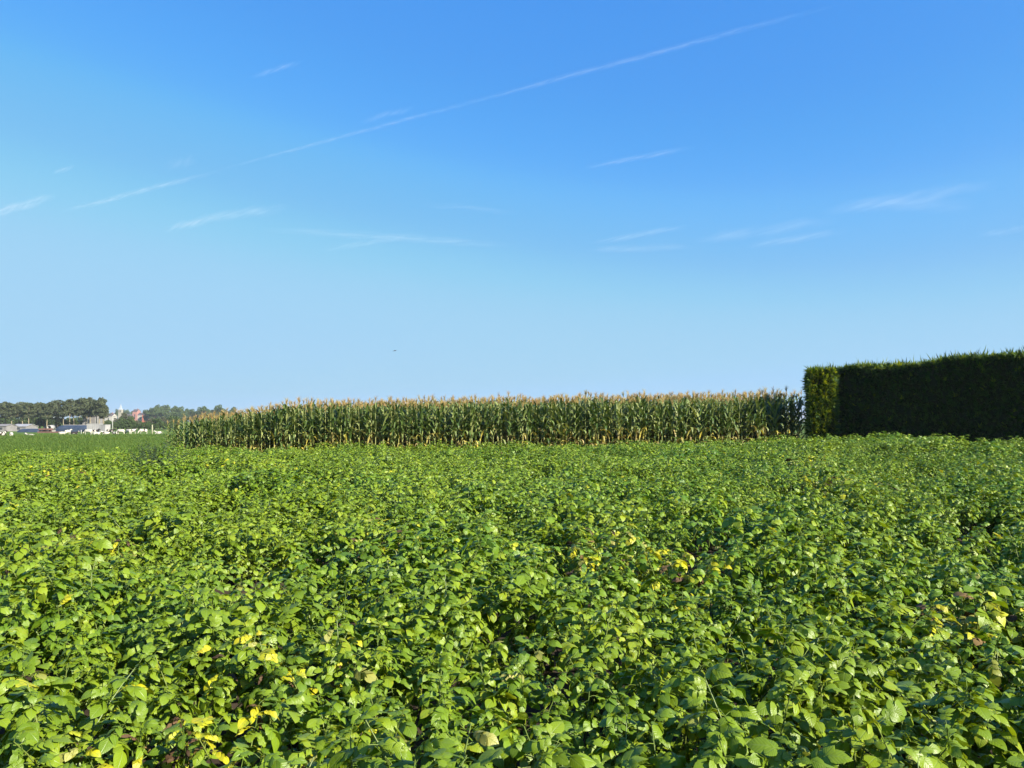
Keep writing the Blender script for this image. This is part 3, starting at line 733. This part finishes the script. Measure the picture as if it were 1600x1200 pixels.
# hedgerow in front of the village
for px, ty, w, Y, k in ((172, 655, 20, 300, 'broad'), (181, 652, 18, 310, 'dusty'), (190, 651, 18, 305, 'broad'), (198, 643, 24, 330, 'dusty'), (203, 650, 20, 300, 'broad'), (212, 655.5, 18, 310, 'dusty'),
                        (220, 656, 18, 315, 'broad'), (229, 657, 18, 300, 'broad'), (239, 652, 20, 330, 'dusty'), (246, 652, 20, 310, 'broad'), (255, 650, 20, 320, 'dusty'), (264, 648, 20, 325, 'broad'), (276, 648, 20, 330, 'broad')):
    tree(k, px, ty, Y, w, 'field_tree', 'rounded green tree in the field hedge between cows and village', 'trees of the field hedge')
for i in range(14):
    tree('bush', 168 + i * 8.2, U(659, 662), 292 + U(0, 12), 13, 'hedge_bush', 'low dark bush filling the field hedge behind the cows', 'bushes of the field hedge')
# wooded rise right of the village, reaching behind the maize
for px, ty, w, Y in ((229, 638, 14, 800), (238, 635, 18, 790), (247, 631, 20, 780), (256, 632, 22, 800), (265, 631, 22, 790), (274, 633, 22, 800), (284, 634, 20, 790), (293, 637, 18, 800), (243, 641, 24, 740), (258, 641, 24, 740), (272, 642, 24, 740), (286, 643, 24, 740), (303, 641, 18, 780)):
    tree('broad', px, ty, Y, w, 'woodland_tree', 'hazy dark tree on the wooded rise right of the red houses', 'trees on the wooded rise')
for px, ty, w in ((316, 632, 20), (343, 631, 22), (364, 634, 20), (328, 637, 24), (352, 637, 24), (300, 638, 22)):
    tree('broad', px, ty, 760, w, 'woodland_tree', 'hazy round treetop peeping over the tassels at the maize corner', 'treetops over the maize')
for px, ty, w in ((182, 638, 9), (193, 639, 13), (199, 639, 13), (207, 641, 10), (168, 645, 10), (174, 644, 9), (214, 648, 10)):
    tree('broad', px, ty, 960, w, 'village_tree', 'hazy dark tree beside the church tower', 'trees around the church')

# ------------------------------------------------------------------ farm and village
def part(name, b, mats, parent, smooth=False): return link(name, b.mesh(name, mats, smooth), parent)
def gable_house(name, x0, x1, eave, ridge_py, base_py, Y, depth, wall, roof, label, cat='house', rz=0.0, gable_front=False, chim=True):
    """x0..x1 columns of the picture, eave and ridge rows; the thing itself is a plain gabled building"""
    a = at(x0, eave, Y); c = at(x1, ridge_py, Y); w = c.x - a.x; zg = gz(a.x, Y) - .2; he = a.z - zg; hr = c.z - zg
    r_ = empty(name, ((a.x + c.x) / 2, Y + depth / 2, zg), rz); b = MB(); W, D = w / 2, depth / 2
    if gable_front:
        V = [(-W, -D, 0), (W, -D, 0), (W, D, 0), (-W, D, 0), (-W, -D, he), (W, -D, he), (W, D, he), (-W, D, he), (0, -D, hr), (0, D, hr)]
        b.add(V, [(0, 1, 5, 8, 4), (2, 3, 7, 9, 6), (1, 2, 6, 5), (3, 0, 4, 7)])
        rb = MB(); e = .25
        for s in (-1, 1):
            n = Vector((s * (hr - he), 0, W)).normalized() * .12; dn = Vector((s * W, 0, he - hr)).normalized() * e
            p0 = Vector((0, -D - e, hr)); p1 = Vector((s * W, -D - e, he)) + dn; q0 = Vector((0, D + e, hr)); q1 = Vector((s * W, D + e, he)) + dn
            rb.add([tuple(v) for v in (p0, p1, q1, q0, p0 + n, p1 + n, q1 + n, q0 + n)], [(0, 1, 2, 3), (4, 7, 6, 5), (0, 4, 5, 1), (1, 5, 6, 2), (2, 6, 7, 3), (3, 7, 4, 0)])
    else:
        V = [(-W, -D, 0), (W, -D, 0), (W, D, 0), (-W, D, 0), (-W, -D, he), (W, -D, he), (W, D, he), (-W, D, he), (-W, 0, hr), (W, 0, hr)]
        b.add(V, [(0, 1, 5, 4), (2, 3, 7, 6), (1, 2, 6, 9, 5), (3, 0, 4, 8, 7)])
        rb = MB(); e = .25
        for s in (-1, 1):
            n = Vector((0, s * (hr - he), D)).normalized() * .12; dn = Vector((0, s * D, he - hr)).normalized() * e
            p0 = Vector((-W - e, 0, hr)); p1 = Vector((-W - e, s * D, he)) + dn; q0 = Vector((W + e, 0, hr)); q1 = Vector((W + e, s * D, he)) + dn
            rb.add([tuple(v) for v in (p0, p1, q1, q0, p0 + n, p1 + n, q1 + n, q0 + n)], [(0, 1, 2, 3), (4, 7, 6, 5), (0, 4, 5, 1), (1, 5, 6, 2), (2, 6, 7, 3), (3, 7, 4, 0)])
    part('wall', b, M[wall], r_); rf = part('roof', rb, M[roof], r_)
    if chim:
        cb = MB(); cb.box((W * .45 - .35, -.35, hr - .6), (W * .45 + .35, .35, hr + .9)); part('chimney', cb, M['pinkbrick'], rf)
    nw = max(1, int(w / 3.2))
    for k in range(nw):
        xx = -W + w * (k + .5) / nw; wb = MB(); wb.box((xx - .5, -D - .05, he * .42), (xx + .5, -D + .05, he * .78)); part('window', wb, M['window'], r_)
    return tag(r_, label, cat)
# church
p = at(186.5, 643, 900); zg = gz(p.x, 900) - .2; cr = empty('church', (p.x, 903, zg)); h0 = at(186.5, 640, 900).z - zg; h1 = at(186.5, 631, 900).z - zg
b = MB(); b.box((-1.9, -1.9, 0), (1.9, 1.9, h0)); tw = part('tower', b, M['stone'], cr)
b = MB(); V = [(-2.0, -2.0, h0), (2.0, -2.0, h0), (2.0, 2.0, h0), (-2.0, 2.0, h0), (-1.1, -1.1, h0 + 1.6), (1.1, -1.1, h0 + 1.6), (1.1, 1.1, h0 + 1.6), (-1.1, 1.1, h0 + 1.6), (0, 0, h1)]
b.add(V, [(0, 1, 5, 4), (1, 2, 6, 5), (2, 3, 7, 6), (3, 0, 4, 7), (4, 5, 8), (5, 6, 8), (6, 7, 8), (7, 4, 8), (3, 2, 1, 0)]); part('spire', b, M['spire'], cr)
for s in (-.8, .8):
    b = MB(); b.box((s - .35, -1.96, h0 - 3.2), (s + .35, -1.8, h0 - 1.0)); part('belfry_opening', b, M['window'], tw)
b = MB(); b.box((2.0, -3.5, 0), (15, 3.5, h0 * .45)); part('nave', b, M['stone'], cr)
b = MB(); V = [(1.9, -3.8, h0 * .45), (15.2, -3.8, h0 * .45), (15.2, 3.8, h0 * .45), (1.9, 3.8, h0 * .45), (1.9, 0, h0 * .68), (15.2, 0, h0 * .68)]
b.add(V, [(0, 1, 5, 4), (2, 3, 4, 5), (1, 2, 5), (3, 0, 4), (3, 2, 1, 0)]); part('nave_roof', b, M['rooftile'], cr)
tag(cr, 'distant church with square stone tower and pale pointed spire', 'church')
gable_house('village_house', 207, 214, 643, 639.5, 655, 860, 9, 'pinkbrick', 'rooftile', 'tall pinkish brick house with dark roof right of the church')
gable_house('village_house', 215, 223, 648.5, 645, 655, 840, 9, 'plaster', 'rooftile', 'low pale house with dark roof between two red brick houses')
gable_house('village_house', 222, 235, 648, 645.5, 655, 830, 10, 'brick', 'rooftile', 'bright red brick house nearest the wooded rise')
gable_house('village_house', 164, 175, 650, 646, 655, 700, 9, 'plaster', 'rooftile', 'white walled house with dark roof left of the church')
gable_house('farmhouse', 69, 80, 645, 638, 655, 348, 8, 'bluegable', 'rooftile', 'grey-blue gabled farmhouse showing through the pines', gable_front=True)
gable_house('farmhouse', 129, 149, 651, 649, 655, 346, 7, 'greywall', 'rooftile', 'low building with a dark roof behind the forked pine', chim=False)
gable_house('farm_shed', -6, 9, 666, 663, 672, 262, 6, 'greywall', 'greywall', 'grey boarded shed at the left border behind the cows', 'shed', chim=False)
gable_house('farm_shed', 18, 40, 666.5, 663, 672, 272, 7, 'greywall', 'whitemetal', 'low shed with a bright white roof in front of the pines', 'shed', chim=False)
def mound(name, x0, x1, top, base, Y, depth, label, lip=False):
    a = at(x0, base, Y); c = at(x1, top, Y); w = c.x - a.x; zg = gz(a.x, Y) - .2; h = c.z - zg
    r_ = empty(name, ((a.x + c.x) / 2, Y + depth / 2, zg)); b = MB(); V = []; n, m_ = 14, 10
    for i in range(n + 1):
        t = i / n; e = min(1, min(t, 1 - t) * 9) ** .5
        for j in range(m_ + 1):
            q = j / m_ * math.pi; V.append((-w / 2 + w * t + .15 * nz(i, j, .7), -math.cos(q) * depth / 2 * (.9 + .1 * e), h * (math.sin(q) ** .5) * (.55 + .45 * e) + .08 * nz(i * .6, j * .6)))
    b.add(V, [(i * (m_ + 1) + j, i * (m_ + 1) + j + 1, (i + 1) * (m_ + 1) + j + 1, (i + 1) * (m_ + 1) + j) for i in range(n) for j in range(m_)] + [tuple(range(m_ + 1)), tuple(n * (m_ + 1) + j for j in range(m_, -1, -1))])
    part('cover_sheet', b, M['sheet'], r_, True); bb = MB()
    bb.box((-w / 2 - .3, depth / 2 + .1, 0), (w / 2 + .3, depth / 2 + .35, h * 1.06)); part('retaining_wall', bb, M['whitemetal' if lip else 'concrete'], r_)
    return tag(r_, label, 'silage heap')
mound('silage_heap', 84, 135, 664.5, 677, 252, 6, 'long dark blue sheeted silage heap beside the pale containers')
mound('silage_heap', 25, 62, 670, 682, 240, 5, 'dark blue sheeted silage heap with a white edge, behind the lying cow', True)
def container(x0, x1, top, Y, rz, label):
    a = at(x0, top, Y); c = at(x1, top, Y); w = c.x - a.x; zg = gz(a.x, Y) - .05; h = a.z - zg; r_ = empty('storage_container', ((a.x + c.x) / 2, Y + 1.2, zg), rz)
    b = MB(); b.box((-w / 2, -1.2, .15), (w / 2, 1.2, h)); part('body', b, M['whitemetal'], r_)
    b = MB(); b.box((-w / 2 - .06, -1.26, h), (w / 2 + .06, 1.26, h + .12)); part('roof', b, M['whitemetal'], r_)
    n = max(3, int(w / .5))
    for k in range(n):
        xx = -w / 2 + w * (k + .5) / n; b = MB(); b.box((xx - .1, -1.25, .2), (xx + .1, -1.19, h - .08)); part('panel_rib', b, M['whitemetal'], r_)
    for s in (-1, 1):
        b = MB(); b.box((s * w * .4 - .12, -1.0, 0), (s * w * .4 + .12, 1.0, .15)); part('skid', b, M['black'], r_)
    return tag(r_, label, 'container')
container(135.5, 155, 662.5, 248, R(4), 'pale ribbed storage container next to the dark silage heap')
container(156, 166, 664, 245, R(-10), 'smaller pale storage container nearest the tall pole')
def post_thing(name, px, top, Y, r0, r1, arm, label, cat, mat):
    p = at(px, top, Y); zg = gz(p.x, Y) - .1; h = p.z - zg; r_ = empty(name, (p.x, Y, zg)); b = MB(); b.tube([(0, 0, 0), (0, 0, h * .5), (0, 0, h)], [r0, (r0 + r1) / 2, r1], 8); part('shaft', b, M[mat], r_, True)
    if arm:
        b = MB(); b.tube([(0, 0, h - .1), (arm * .5, 0, h + .1), (arm, 0, h + .12)], [.07, .06, .05], 6); part('arm', b, M[mat], r_, True)
        b = MB(); b.box((arm - .5, -.15, h + .02), (arm + .35, .15, h + .14)); part('lamp_head', b, M[mat], r_)
    else:
        b = MB(); b.tube([(0, 0, h), (0, 0, h + .05)], [r1 * 1.15, r1 * .6], 8); part('cap', b, M[mat], r_, True)
    return tag(r_, label, cat)
post_thing('lamp_post', 176, 651, 238, .17, .11, 1.6, 'tall pale pole with a side arm standing among the cows', 'lamp post', 'pole')
post_thing('fence_post', 238, 664, 205, .17, .14, 0, 'pale wooden post in the pasture between a standing and a lying cow', 'post', 'post')
post_thing('fence_post', 127, 672, 206, .14, .12, 0, 'short pale post in front of the dark silage heap', 'post', 'pole')
# red trailer, pipe and panel between the two heaps
a = at(60, 669, 236); c = at(76, 679, 236); zg = gz(a.x, 236); w = c.x - a.x; r_ = empty('farm_trailer', ((a.x + c.x) / 2, 237, zg))
h = a.z - zg; b = MB(); b.box((-w / 2, -1.1, .75), (w / 2, 1.1, h * .95)); part('body', b, M['rust'], r_)
for k in range(5):
    xx = -w / 2 + w * (k + .5) / 5; b = MB(); b.box((xx - .06, -1.16, .78), (xx + .06, -1.09, h * .93)); part('side_stake', b, M['rust'], r_)
for s in (-.55, .55):
    for t in (-.9, .9):
        b = MB(); b.tube([(s * w * .5, t - .12, .45), (s * w * .5, t + .12, .45)], .45, 14); wh = part('wheel', b, M['black'], r_, True)
b = MB(); b.box((w / 2, -.08, .6), (w / 2 + 1.3, .08, .75)); part('drawbar', b, M['rust'], r_)
tag(r_, 'rusty red farm trailer between the two dark silage heaps', 'trailer')
a = at(60, 674.5, 225); c = at(96, 674.5, 225); zg = gz(a.x, 225); w = c.x - a.x; r_ = empty('feed_rack', ((a.x + c.x) / 2, 225, zg)); h = a.z - zg
for z in (h * .55, h - .12):
    b = MB(); b.box((-w / 2, -.06, z - .1), (w / 2, .06, z + .1)); part('rail', b, M['rust'], r_)
for k in range(9):
    b = MB(); b.box((-w / 2 + w * k / 8 - .07, -.13, 0), (-w / 2 + w * k / 8 + .07, -.065, h)); part('upright', b, M['rust'], r_)
b = MB(); b.box((-w / 2, -.5, .05), (w / 2, -.15, .45)); part('trough', b, M['rust'], r_)
tag(r_, 'long low reddish feed rack in front of the silage heaps', 'feed rack')
p = at(76.5, 670, 244); zg = gz(p.x, 244); r_ = empty('concrete_pipe', (p.x, 244, zg)); b = MB(); V = []; Fc = []; n = 18
for (y, rr) in ((0, .75), (0, .58), (2.2, .58), (2.2, .75)):
    for k in range(n): t = 2 * math.pi * k / n; V.append((rr * math.cos(t), y, 1.45 + rr * math.sin(t)))
for q in range(4):
    for k in range(n): Fc.append((q * n + k, q * n + (k + 1) % n, ((q + 1) % 4) * n + (k + 1) % n, ((q + 1) % 4) * n + k))
b.add(V, Fc); part('ring', b, M['concrete'], r_, True); b = MB(); b.box((-.9, .2, 0), (.9, 2.0, .72)); part('cradle', b, M['concrete'], r_)
tag(r_, 'concrete pipe ring with a black opening left of the long silage heap', 'pipe')
a = at(79, 664, 247); c = at(84, 664, 247); zg = gz(a.x, 247); r_ = empty('retaining_slab', ((a.x + c.x) / 2, 247, zg)); b = MB(); b.box((-(c.x - a.x) / 2, -.12, 0), ((c.x - a.x) / 2, .12, a.z - zg)); part('slab', b, M['concrete'], r_)
b = MB(); b.box((-.5, -.6, 0), (.5, .6, .15)); part('foot', b, M['concrete'], r_)
tag(r_, 'upright pale concrete panel at the left end of the long silage heap', 'panel')

# ------------------------------------------------------------------ cows
def skin_mesh(name, joints, edges, mats):
    """one continuous body grown round a skeleton: joints {name: (x, y, z, rx, ry)}"""
    keys = list(joints); me = bpy.data.meshes.new(name); me.from_pydata([joints[k][:3] for k in keys], [(keys.index(a), keys.index(c)) for a, c in edges], [])
    o = bpy.data.objects.new(name, me); COL.objects.link(o); o.modifiers.new('skin', 'SKIN'); o.modifiers.new('sub', 'SUBSURF').levels = 1
    for i, k in enumerate(keys): me.skin_vertices[0].data[i].radius = joints[k][3:5]
    me.skin_vertices[0].data[0].use_root = True
    dg = bpy.context.evaluated_depsgraph_get(); out = bpy.data.meshes.new_from_object(o.evaluated_get(dg)); bpy.data.objects.remove(o)
    out.name = name; out.materials.clear()
    out.materials.append(mats); out.polygons.foreach_set('use_smooth', np.ones(len(out.polygons), dtype=bool)); return out
def cow_joints(pose):
    J = {'belly': (0, 0, .98, .36, .40), 'chest': (.55, 0, 1.0, .32, .38), 'shoulder': (.80, 0, 1.12, .22, .30), 'loin': (-.50, 0, 1.06, .33, .36), 'rump': (-.85, 0, 1.12, .27, .28)}
    E = [('belly', 'chest'), ('chest', 'shoulder'), ('belly', 'loin'), ('loin', 'rump')]
    if pose == 'graze': J.update(neck=(1.12, 0, .86, .16, .20), poll=(1.38, 0, .48, .12, .14), muzzle=(1.55, 0, .12, .09, .09))
    else: J.update(neck=(1.10, 0, 1.32, .15, .19), poll=(1.36, .0, 1.50, .12, .14), muzzle=(1.78, 0, 1.30, .09, .10))
    E += [('shoulder', 'neck'), ('neck', 'poll'), ('poll', 'muzzle')]
    for s, n in ((-1, 'a'), (1, 'b')):
        J['ear' + n] = (J['poll'][0] - .05, s * .24, J['poll'][2] + .06, .05, .03); E.append(('poll', 'ear' + n))
        if pose != 'lie':
            J.update({'el' + n: (.66, s * .19, .68, .11, .11), 'kn' + n: (.66, s * .19, .36, .06, .06), 'ho' + n: (.68, s * .19, .03, .06, .06),
                      'st' + n: (-.80, s * .20, .74, .15, .13), 'hk' + n: (-.98, s * .20, .46, .07, .07), 'hh' + n: (-.90, s * .20, .03, .06, .06)})
        else:
            J.update({'el' + n: (.72, s * .26, .80, .11, .11), 'kn' + n: (1.05, s * .32, .62, .08, .07), 'ho' + n: (.70, s * .42, .60, .06, .06),
                      'st' + n: (-.62, s * .34, .82, .18, .15), 'hk' + n: (-.30, s * .50, .64, .09, .08), 'hh' + n: (-.05, s * .52, .60, .06, .06)})
        E += [('chest', 'el' + n), ('el' + n, 'kn' + n), ('kn' + n, 'ho' + n), ('loin', 'st' + n), ('st' + n, 'hk' + n), ('hk' + n, 'hh' + n)]
    J['tail1'] = (-1.10, 0, 1.12, .05, .05); J['tail2'] = (-1.18, 0, .60, .03, .03); E += [('rump', 'tail1'), ('tail1', 'tail2')]
    if pose == 'lie':
        J = {k: (v[0], v[1], v[2] - .56, v[3], v[4]) for k, v in J.items()}
        J['tail2'] = (-1.15, .1, .10, .03, .03)
    return J, E
COWS = {}
for pose in ('graze', 'stand', 'lie'):
    for mt in ('cow_white', 'cow_pied', 'cow_dark'): COWS[pose, mt] = skin_mesh('cow_' + pose, *cow_joints(pose), M[mt])
HERD = [(4, 136, 'stand', 'cow_pied', 95, 'white cow with brown-black patches cut by the left border'), (18, 134, 'graze', 'cow_white', 120, 'large white cow nearest the camera at the far left of the herd'),
        (48, 150, 'lie', 'cow_white', 170, 'white cow lying alone in front of the white-edged heap'), (98, 190, 'lie', 'cow_white', 10, 'white cow lying left of the middle of the long dark heap'),
        (106, 188, 'stand', 'cow_white', 80, 'white cow standing end-on before the long dark heap'), (116, 196, 'lie', 'cow_dark', 0, 'dark cow lying before the long dark heap'),
        (138, 190, 'graze', 'cow_white', 175, 'white cow grazing before the first pale container'), (147, 194, 'stand', 'cow_dark', 30, 'dark patched cow before the middle of the containers'),
        (151, 188, 'lie', 'cow_white', 0, 'white cow lying before the pale containers'), (166, 196, 'lie', 'cow_white', 185, 'white cow lying left of the tall pole'),
        (172, 202, 'stand', 'cow_dark', 10, 'dark cow standing right behind the tall pole'), (180, 196, 'lie', 'cow_pied', 160, 'black and white cow lying right of the tall pole'),
        (189, 198, 'graze', 'cow_white', 185, 'long white cow grazing right of the tall pole'), (201, 200, 'graze', 'cow_white', 150, 'white cow with lowered head left of the pied cow'),
        (208, 204, 'stand', 'cow_pied', 75, 'black and white cow standing end-on in mid herd'), (224, 203, 'graze', 'cow_white', 205, 'white cow grazing apart at the right of the herd'),
        (248, 206, 'lie', 'cow_white', 190, 'small white cow lying rightmost, near the maize')]
for px, Y, pose, mt, rz, lb in HERD:
    p = at(px, 670, Y); o = link('cow', COWS[pose, mt]); o.location = (p.x, Y, gz(p.x, Y)); o.rotation_euler.z = R(rz); s = U(.86, .98); o.scale = (s * .92, s, s); tag(o, lb, 'cow', 'grazing cows')

# ------------------------------------------------------------------ bird
bp = at(617, 548, 62)
b = MB(); b.tube([(-.15, 0, 0), (-.10, 0, 0), (-.02, 0, .005), (.06, 0, .01), (.10, 0, .02), (.13, 0, .018), (.155, 0, .012)], [.012, .022, .034, .032, .022, .02, .003], 8)
def wing(sd, lift, sweep):
    V = []
    for t, c in ((0, .075), (.35, .085), (.7, .06), (1, .008)):
        y = sd * (.02 + .19 * t); z = lift * t * (1.0 - .35 * t) + .012; x = .03 - sweep * t * t
        V += [(x + c * .5, y, z), (x - c * .6, y, z), (x - c * .05, y, z + .012), (x - c * .05, y, z - .004)]
    Fc = []
    for i in range(3):
        for a_, c_ in ((0, 2), (2, 1), (1, 3), (3, 0)): Fc.append((i * 4 + a_, i * 4 + c_, i * 4 + 4 + c_, i * 4 + 4 + a_))
    b.add(V, Fc + [(0, 2, 1, 3), (12, 15, 13, 14)])
wing(1, -.10, .06); wing(-1, .06, .05)
b.add([(-.13, -.012, .0), (-.13, .012, .0), (-.22, .035, .0), (-.22, -.035, .0), (-.13, 0, .008), (-.22, 0, .006)], [(0, 3, 2, 1), (0, 1, 4), (3, 5, 2), (0, 4, 5, 3), (1, 2, 5, 4)])
o = link('bird', b.mesh('bird', M['bird']), None, bp); o.rotation_euler = (R(5), R(-4), R(62)); tag(o, 'small dark bird flying low over the maize', 'bird')

# ------------------------------------------------------------------ contrails: thin drifting ice cloud, lit by the sun
ALT = 9000.0
def ice_mat(dens, seed, stretch):
    m, nt, o = new_mat('ice_cloud'); tc = nt.nodes.new('ShaderNodeTexCoord'); sp = nt.nodes.new('ShaderNodeSeparateXYZ'); nt.links.new(tc.outputs['Object'], sp.inputs[0])
    x, y, z = sp.outputs
    c1 = nt.nodes.new('ShaderNodeCombineXYZ'); nt.links.new(mathn(nt, 'MULTIPLY_ADD', x, 1.6, seed * 7.3), c1.inputs[0])
    wob = noise_tex(nt, c1.outputs[0], 1.0, 3.0)
    yc = mathn(nt, 'ADD', y, mathn(nt, 'MULTIPLY', mathn(nt, 'SUBTRACT', wob, .5), 1.1))
    r2 = mathn(nt, 'ADD', mathn(nt, 'MULTIPLY', yc, yc), mathn(nt, 'MULTIPLY', z, z))
    fall = mathn(nt, 'EXPONENT', mathn(nt, 'MULTIPLY', r2, -5.0))
    c2 = nt.nodes.new('ShaderNodeCombineXYZ'); nt.links.new(mathn(nt, 'MULTIPLY_ADD', x, stretch, seed * 3.1), c2.inputs[0])
    nt.links.new(mathn(nt, 'MULTIPLY', mathn(nt, 'MULTIPLY_ADD', x, 1.2, y), 2.2), c2.inputs[1]); nt.links.new(mathn(nt, 'MULTIPLY', z, 1.2), c2.inputs[2])
    fib = noise_tex(nt, c2.outputs[0], 1.0, 5.0, .65)
    mr = nt.nodes.new('ShaderNodeMapRange'); mr.interpolation_type = 'SMOOTHSTEP'; mr.inputs[1].default_value = .34; mr.inputs[2].default_value = .68; nt.links.new(fib, mr.inputs[0])
    tp = nt.nodes.new('ShaderNodeMapRange'); tp.interpolation_type = 'SMOOTHSTEP'; tp.inputs[1].default_value = 0; tp.inputs[2].default_value = .75
    nt.links.new(mathn(nt, 'SUBTRACT', 1.0, mathn(nt, 'ABSOLUTE', x)), tp.inputs[0])
    dn = mathn(nt, 'MULTIPLY', mathn(nt, 'MULTIPLY', fall, tp.outputs[0]), mathn(nt, 'MULTIPLY_ADD', mr.outputs[0], 1.3, .12))
    v = nt.nodes.new('ShaderNodeVolumeScatter'); v.inputs['Color'].default_value = (1, 1, 1, 1); v.inputs['Anisotropy'].default_value = 0
    nt.links.new(mathn(nt, 'MULTIPLY', dn, dens), v.inputs['Density']); nt.links.new(v.outputs[0], o.inputs['Volume'])
    m.cycles.volume_step_rate = .04; return m
def contrail(pts, wpx, tau, label, name='contrail', seed=0):
    """pts: picture points along it; a long feathered body of ice cloud at 9 km altitude"""
    P3 = []
    for (px, py) in (pts[0], pts[-1]):
        d = ray(px, py); P3.append(Vector((0, 0, CAM_H)) + d * ((ALT - CAM_H) / d.z))
    mid = (P3[0] + P3[1]) / 2; ax = P3[1] - P3[0]; Ln = ax.length * 1.28; X = ax.normalized(); Z = mid.normalized(); Y = Z.cross(X).normalized(); Z = X.cross(Y)
    Rd = wpx * .95 / F_PX * mid.length; b = MB(); V = []; ns = 12; N = 8
    for i in range(N + 1):
        x = -1 + 2 * i / N; r_ = .25 + .75 * (1 - abs(x) ** 3)
        for k in range(ns): a = 2 * math.pi * k / ns; V.append((x, math.cos(a) * r_, math.sin(a) * r_))
    Fc = [(i * ns + k, i * ns + (k + 1) % ns, (i + 1) * ns + (k + 1) % ns, (i + 1) * ns + k) for i in range(N) for k in range(ns)] + [tuple(range(ns))[::-1], tuple(N * ns + k for k in range(ns))]
    b.add(V, Fc); o = link(name, b.mesh(name, ice_mat(tau * 1.12 / Rd, seed, max(2.0, Ln / Rd * .11)), outward=True))
    o.matrix_world = Matrix.Translation(mid) @ Matrix((X, Y, Z)).transposed().to_4x4() @ Matrix.Diagonal((Ln / 2, Rd, Rd, 1))
    return tag(o, label, 'contrail' if name == 'contrail' else 'cloud')
contrail([(1262, 20), (1080, 72), (900, 116), (760, 153)], 6.5, .10, 'long straight contrail, its upper right stretch', seed=1)
contrail([(790, 145), (640, 186), (500, 226), (370, 258)], 5, .07, 'fainter lower left stretch of the long straight contrail', seed=2)
contrail([(320, 273), (240, 293), (110, 327)], 6, .10, 'short contrail left of the picture, above the wispy streak', seed=3)
contrail([(78, 308), (40, 320), (-25, 340)], 9, .11, 'contrail fragment cut by the left border', seed=4)
contrail([(440, 325), (380, 331), (320, 341)], 12, .11, 'bright wispy streak above the maize corner', seed=5)
contrail([(335, 339), (300, 351), (262, 359)], 10, .10, 'lower tail of the bright wispy streak', seed=6)
contrail([(465, 98), (440, 106), (398, 119)], 6, .08, 'tiny streak high at the upper left', seed=7)
contrail([(642, 169), (610, 178), (566, 190)], 8, .06, 'small faint streak just above the long contrail', seed=8)
contrail([(1072, 232), (1000, 245), (925, 260)], 7, .11, 'short streak alone right of the centre', seed=9)
contrail([(1065, 355), (1000, 367), (935, 378)], 8, .10, 'upper of two short streaks right of the centre, low in the sky', seed=10)
contrail([(1075, 386), (1020, 390), (930, 390)], 9, .10, 'lower of two short streaks right of the centre, low in the sky', seed=11)
contrail([(1545, 288), (1450, 303), (1300, 330)], 17, .10, 'broad feathery streak at the right, the largest wisp', 'cirrus_streak', 12)
contrail([(1515, 322), (1440, 325), (1330, 318)], 17, .07, 'faint lower fringe of the feathery streak at the right', 'cirrus_streak', 13)
contrail([(1310, 363), (1240, 373), (1178, 383)], 9, .11, 'short bright wisp below the feathery streak', 'cirrus_streak', 14)
contrail([(1290, 346), (1190, 356), (1095, 374)], 14, .10, 'pale blurred wisp left of the short bright wisp', 'cirrus_streak', 15)
contrail([(780, 382), (650, 372), (440, 360)], 10, .11, 'long faint wisp sloping down over the centre', 'cirrus_streak', 16)
contrail([(650, 366), (590, 375), (510, 390)], 9, .05, 'very faint wisp crossing the long one below', 'cirrus_streak', 17)
contrail([(800, 332), (730, 325), (670, 319)], 9, .04, 'barely visible thin wisp above the centre of the field', 'cirrus_streak', 18)
contrail([(305, 250), (285, 253), (262, 258)], 14, .04, 'tiny blurred wisp above the short left contrail', 'cirrus_streak', 19)
contrail([(115, 260), (100, 265), (84, 270)], 5, .07, 'tiny streak above the left border fragment', seed=20)
contrail([(1610, 355), (1570, 361), (1530, 367)], 8, .06, 'faint wisp touching the right border', 'cirrus_streak', 21)

# ------------------------------------------------------------------ haze
HAZE = 0.00016
b = MB(); b.box((-5200, -250, -4.5), (5200, 5200, 42)); hz = link('haze', b.mesh('haze', None or (lambda: None)() or []))
m, nt, o = new_mat('thin_air'); pv = nt.nodes.new('ShaderNodeVolumePrincipled'); pv.inputs['Color'].default_value = (.90, .93, .95, 1); pv.inputs['Density'].default_value = HAZE; pv.inputs['Anisotropy'].default_value = .2
nt.links.new(pv.outputs[0], o.inputs['Volume']); hz.data.materials.append(m); hz['kind'] = 'stuff'; tag(hz, 'thin pale morning haze over the fields', 'haze')
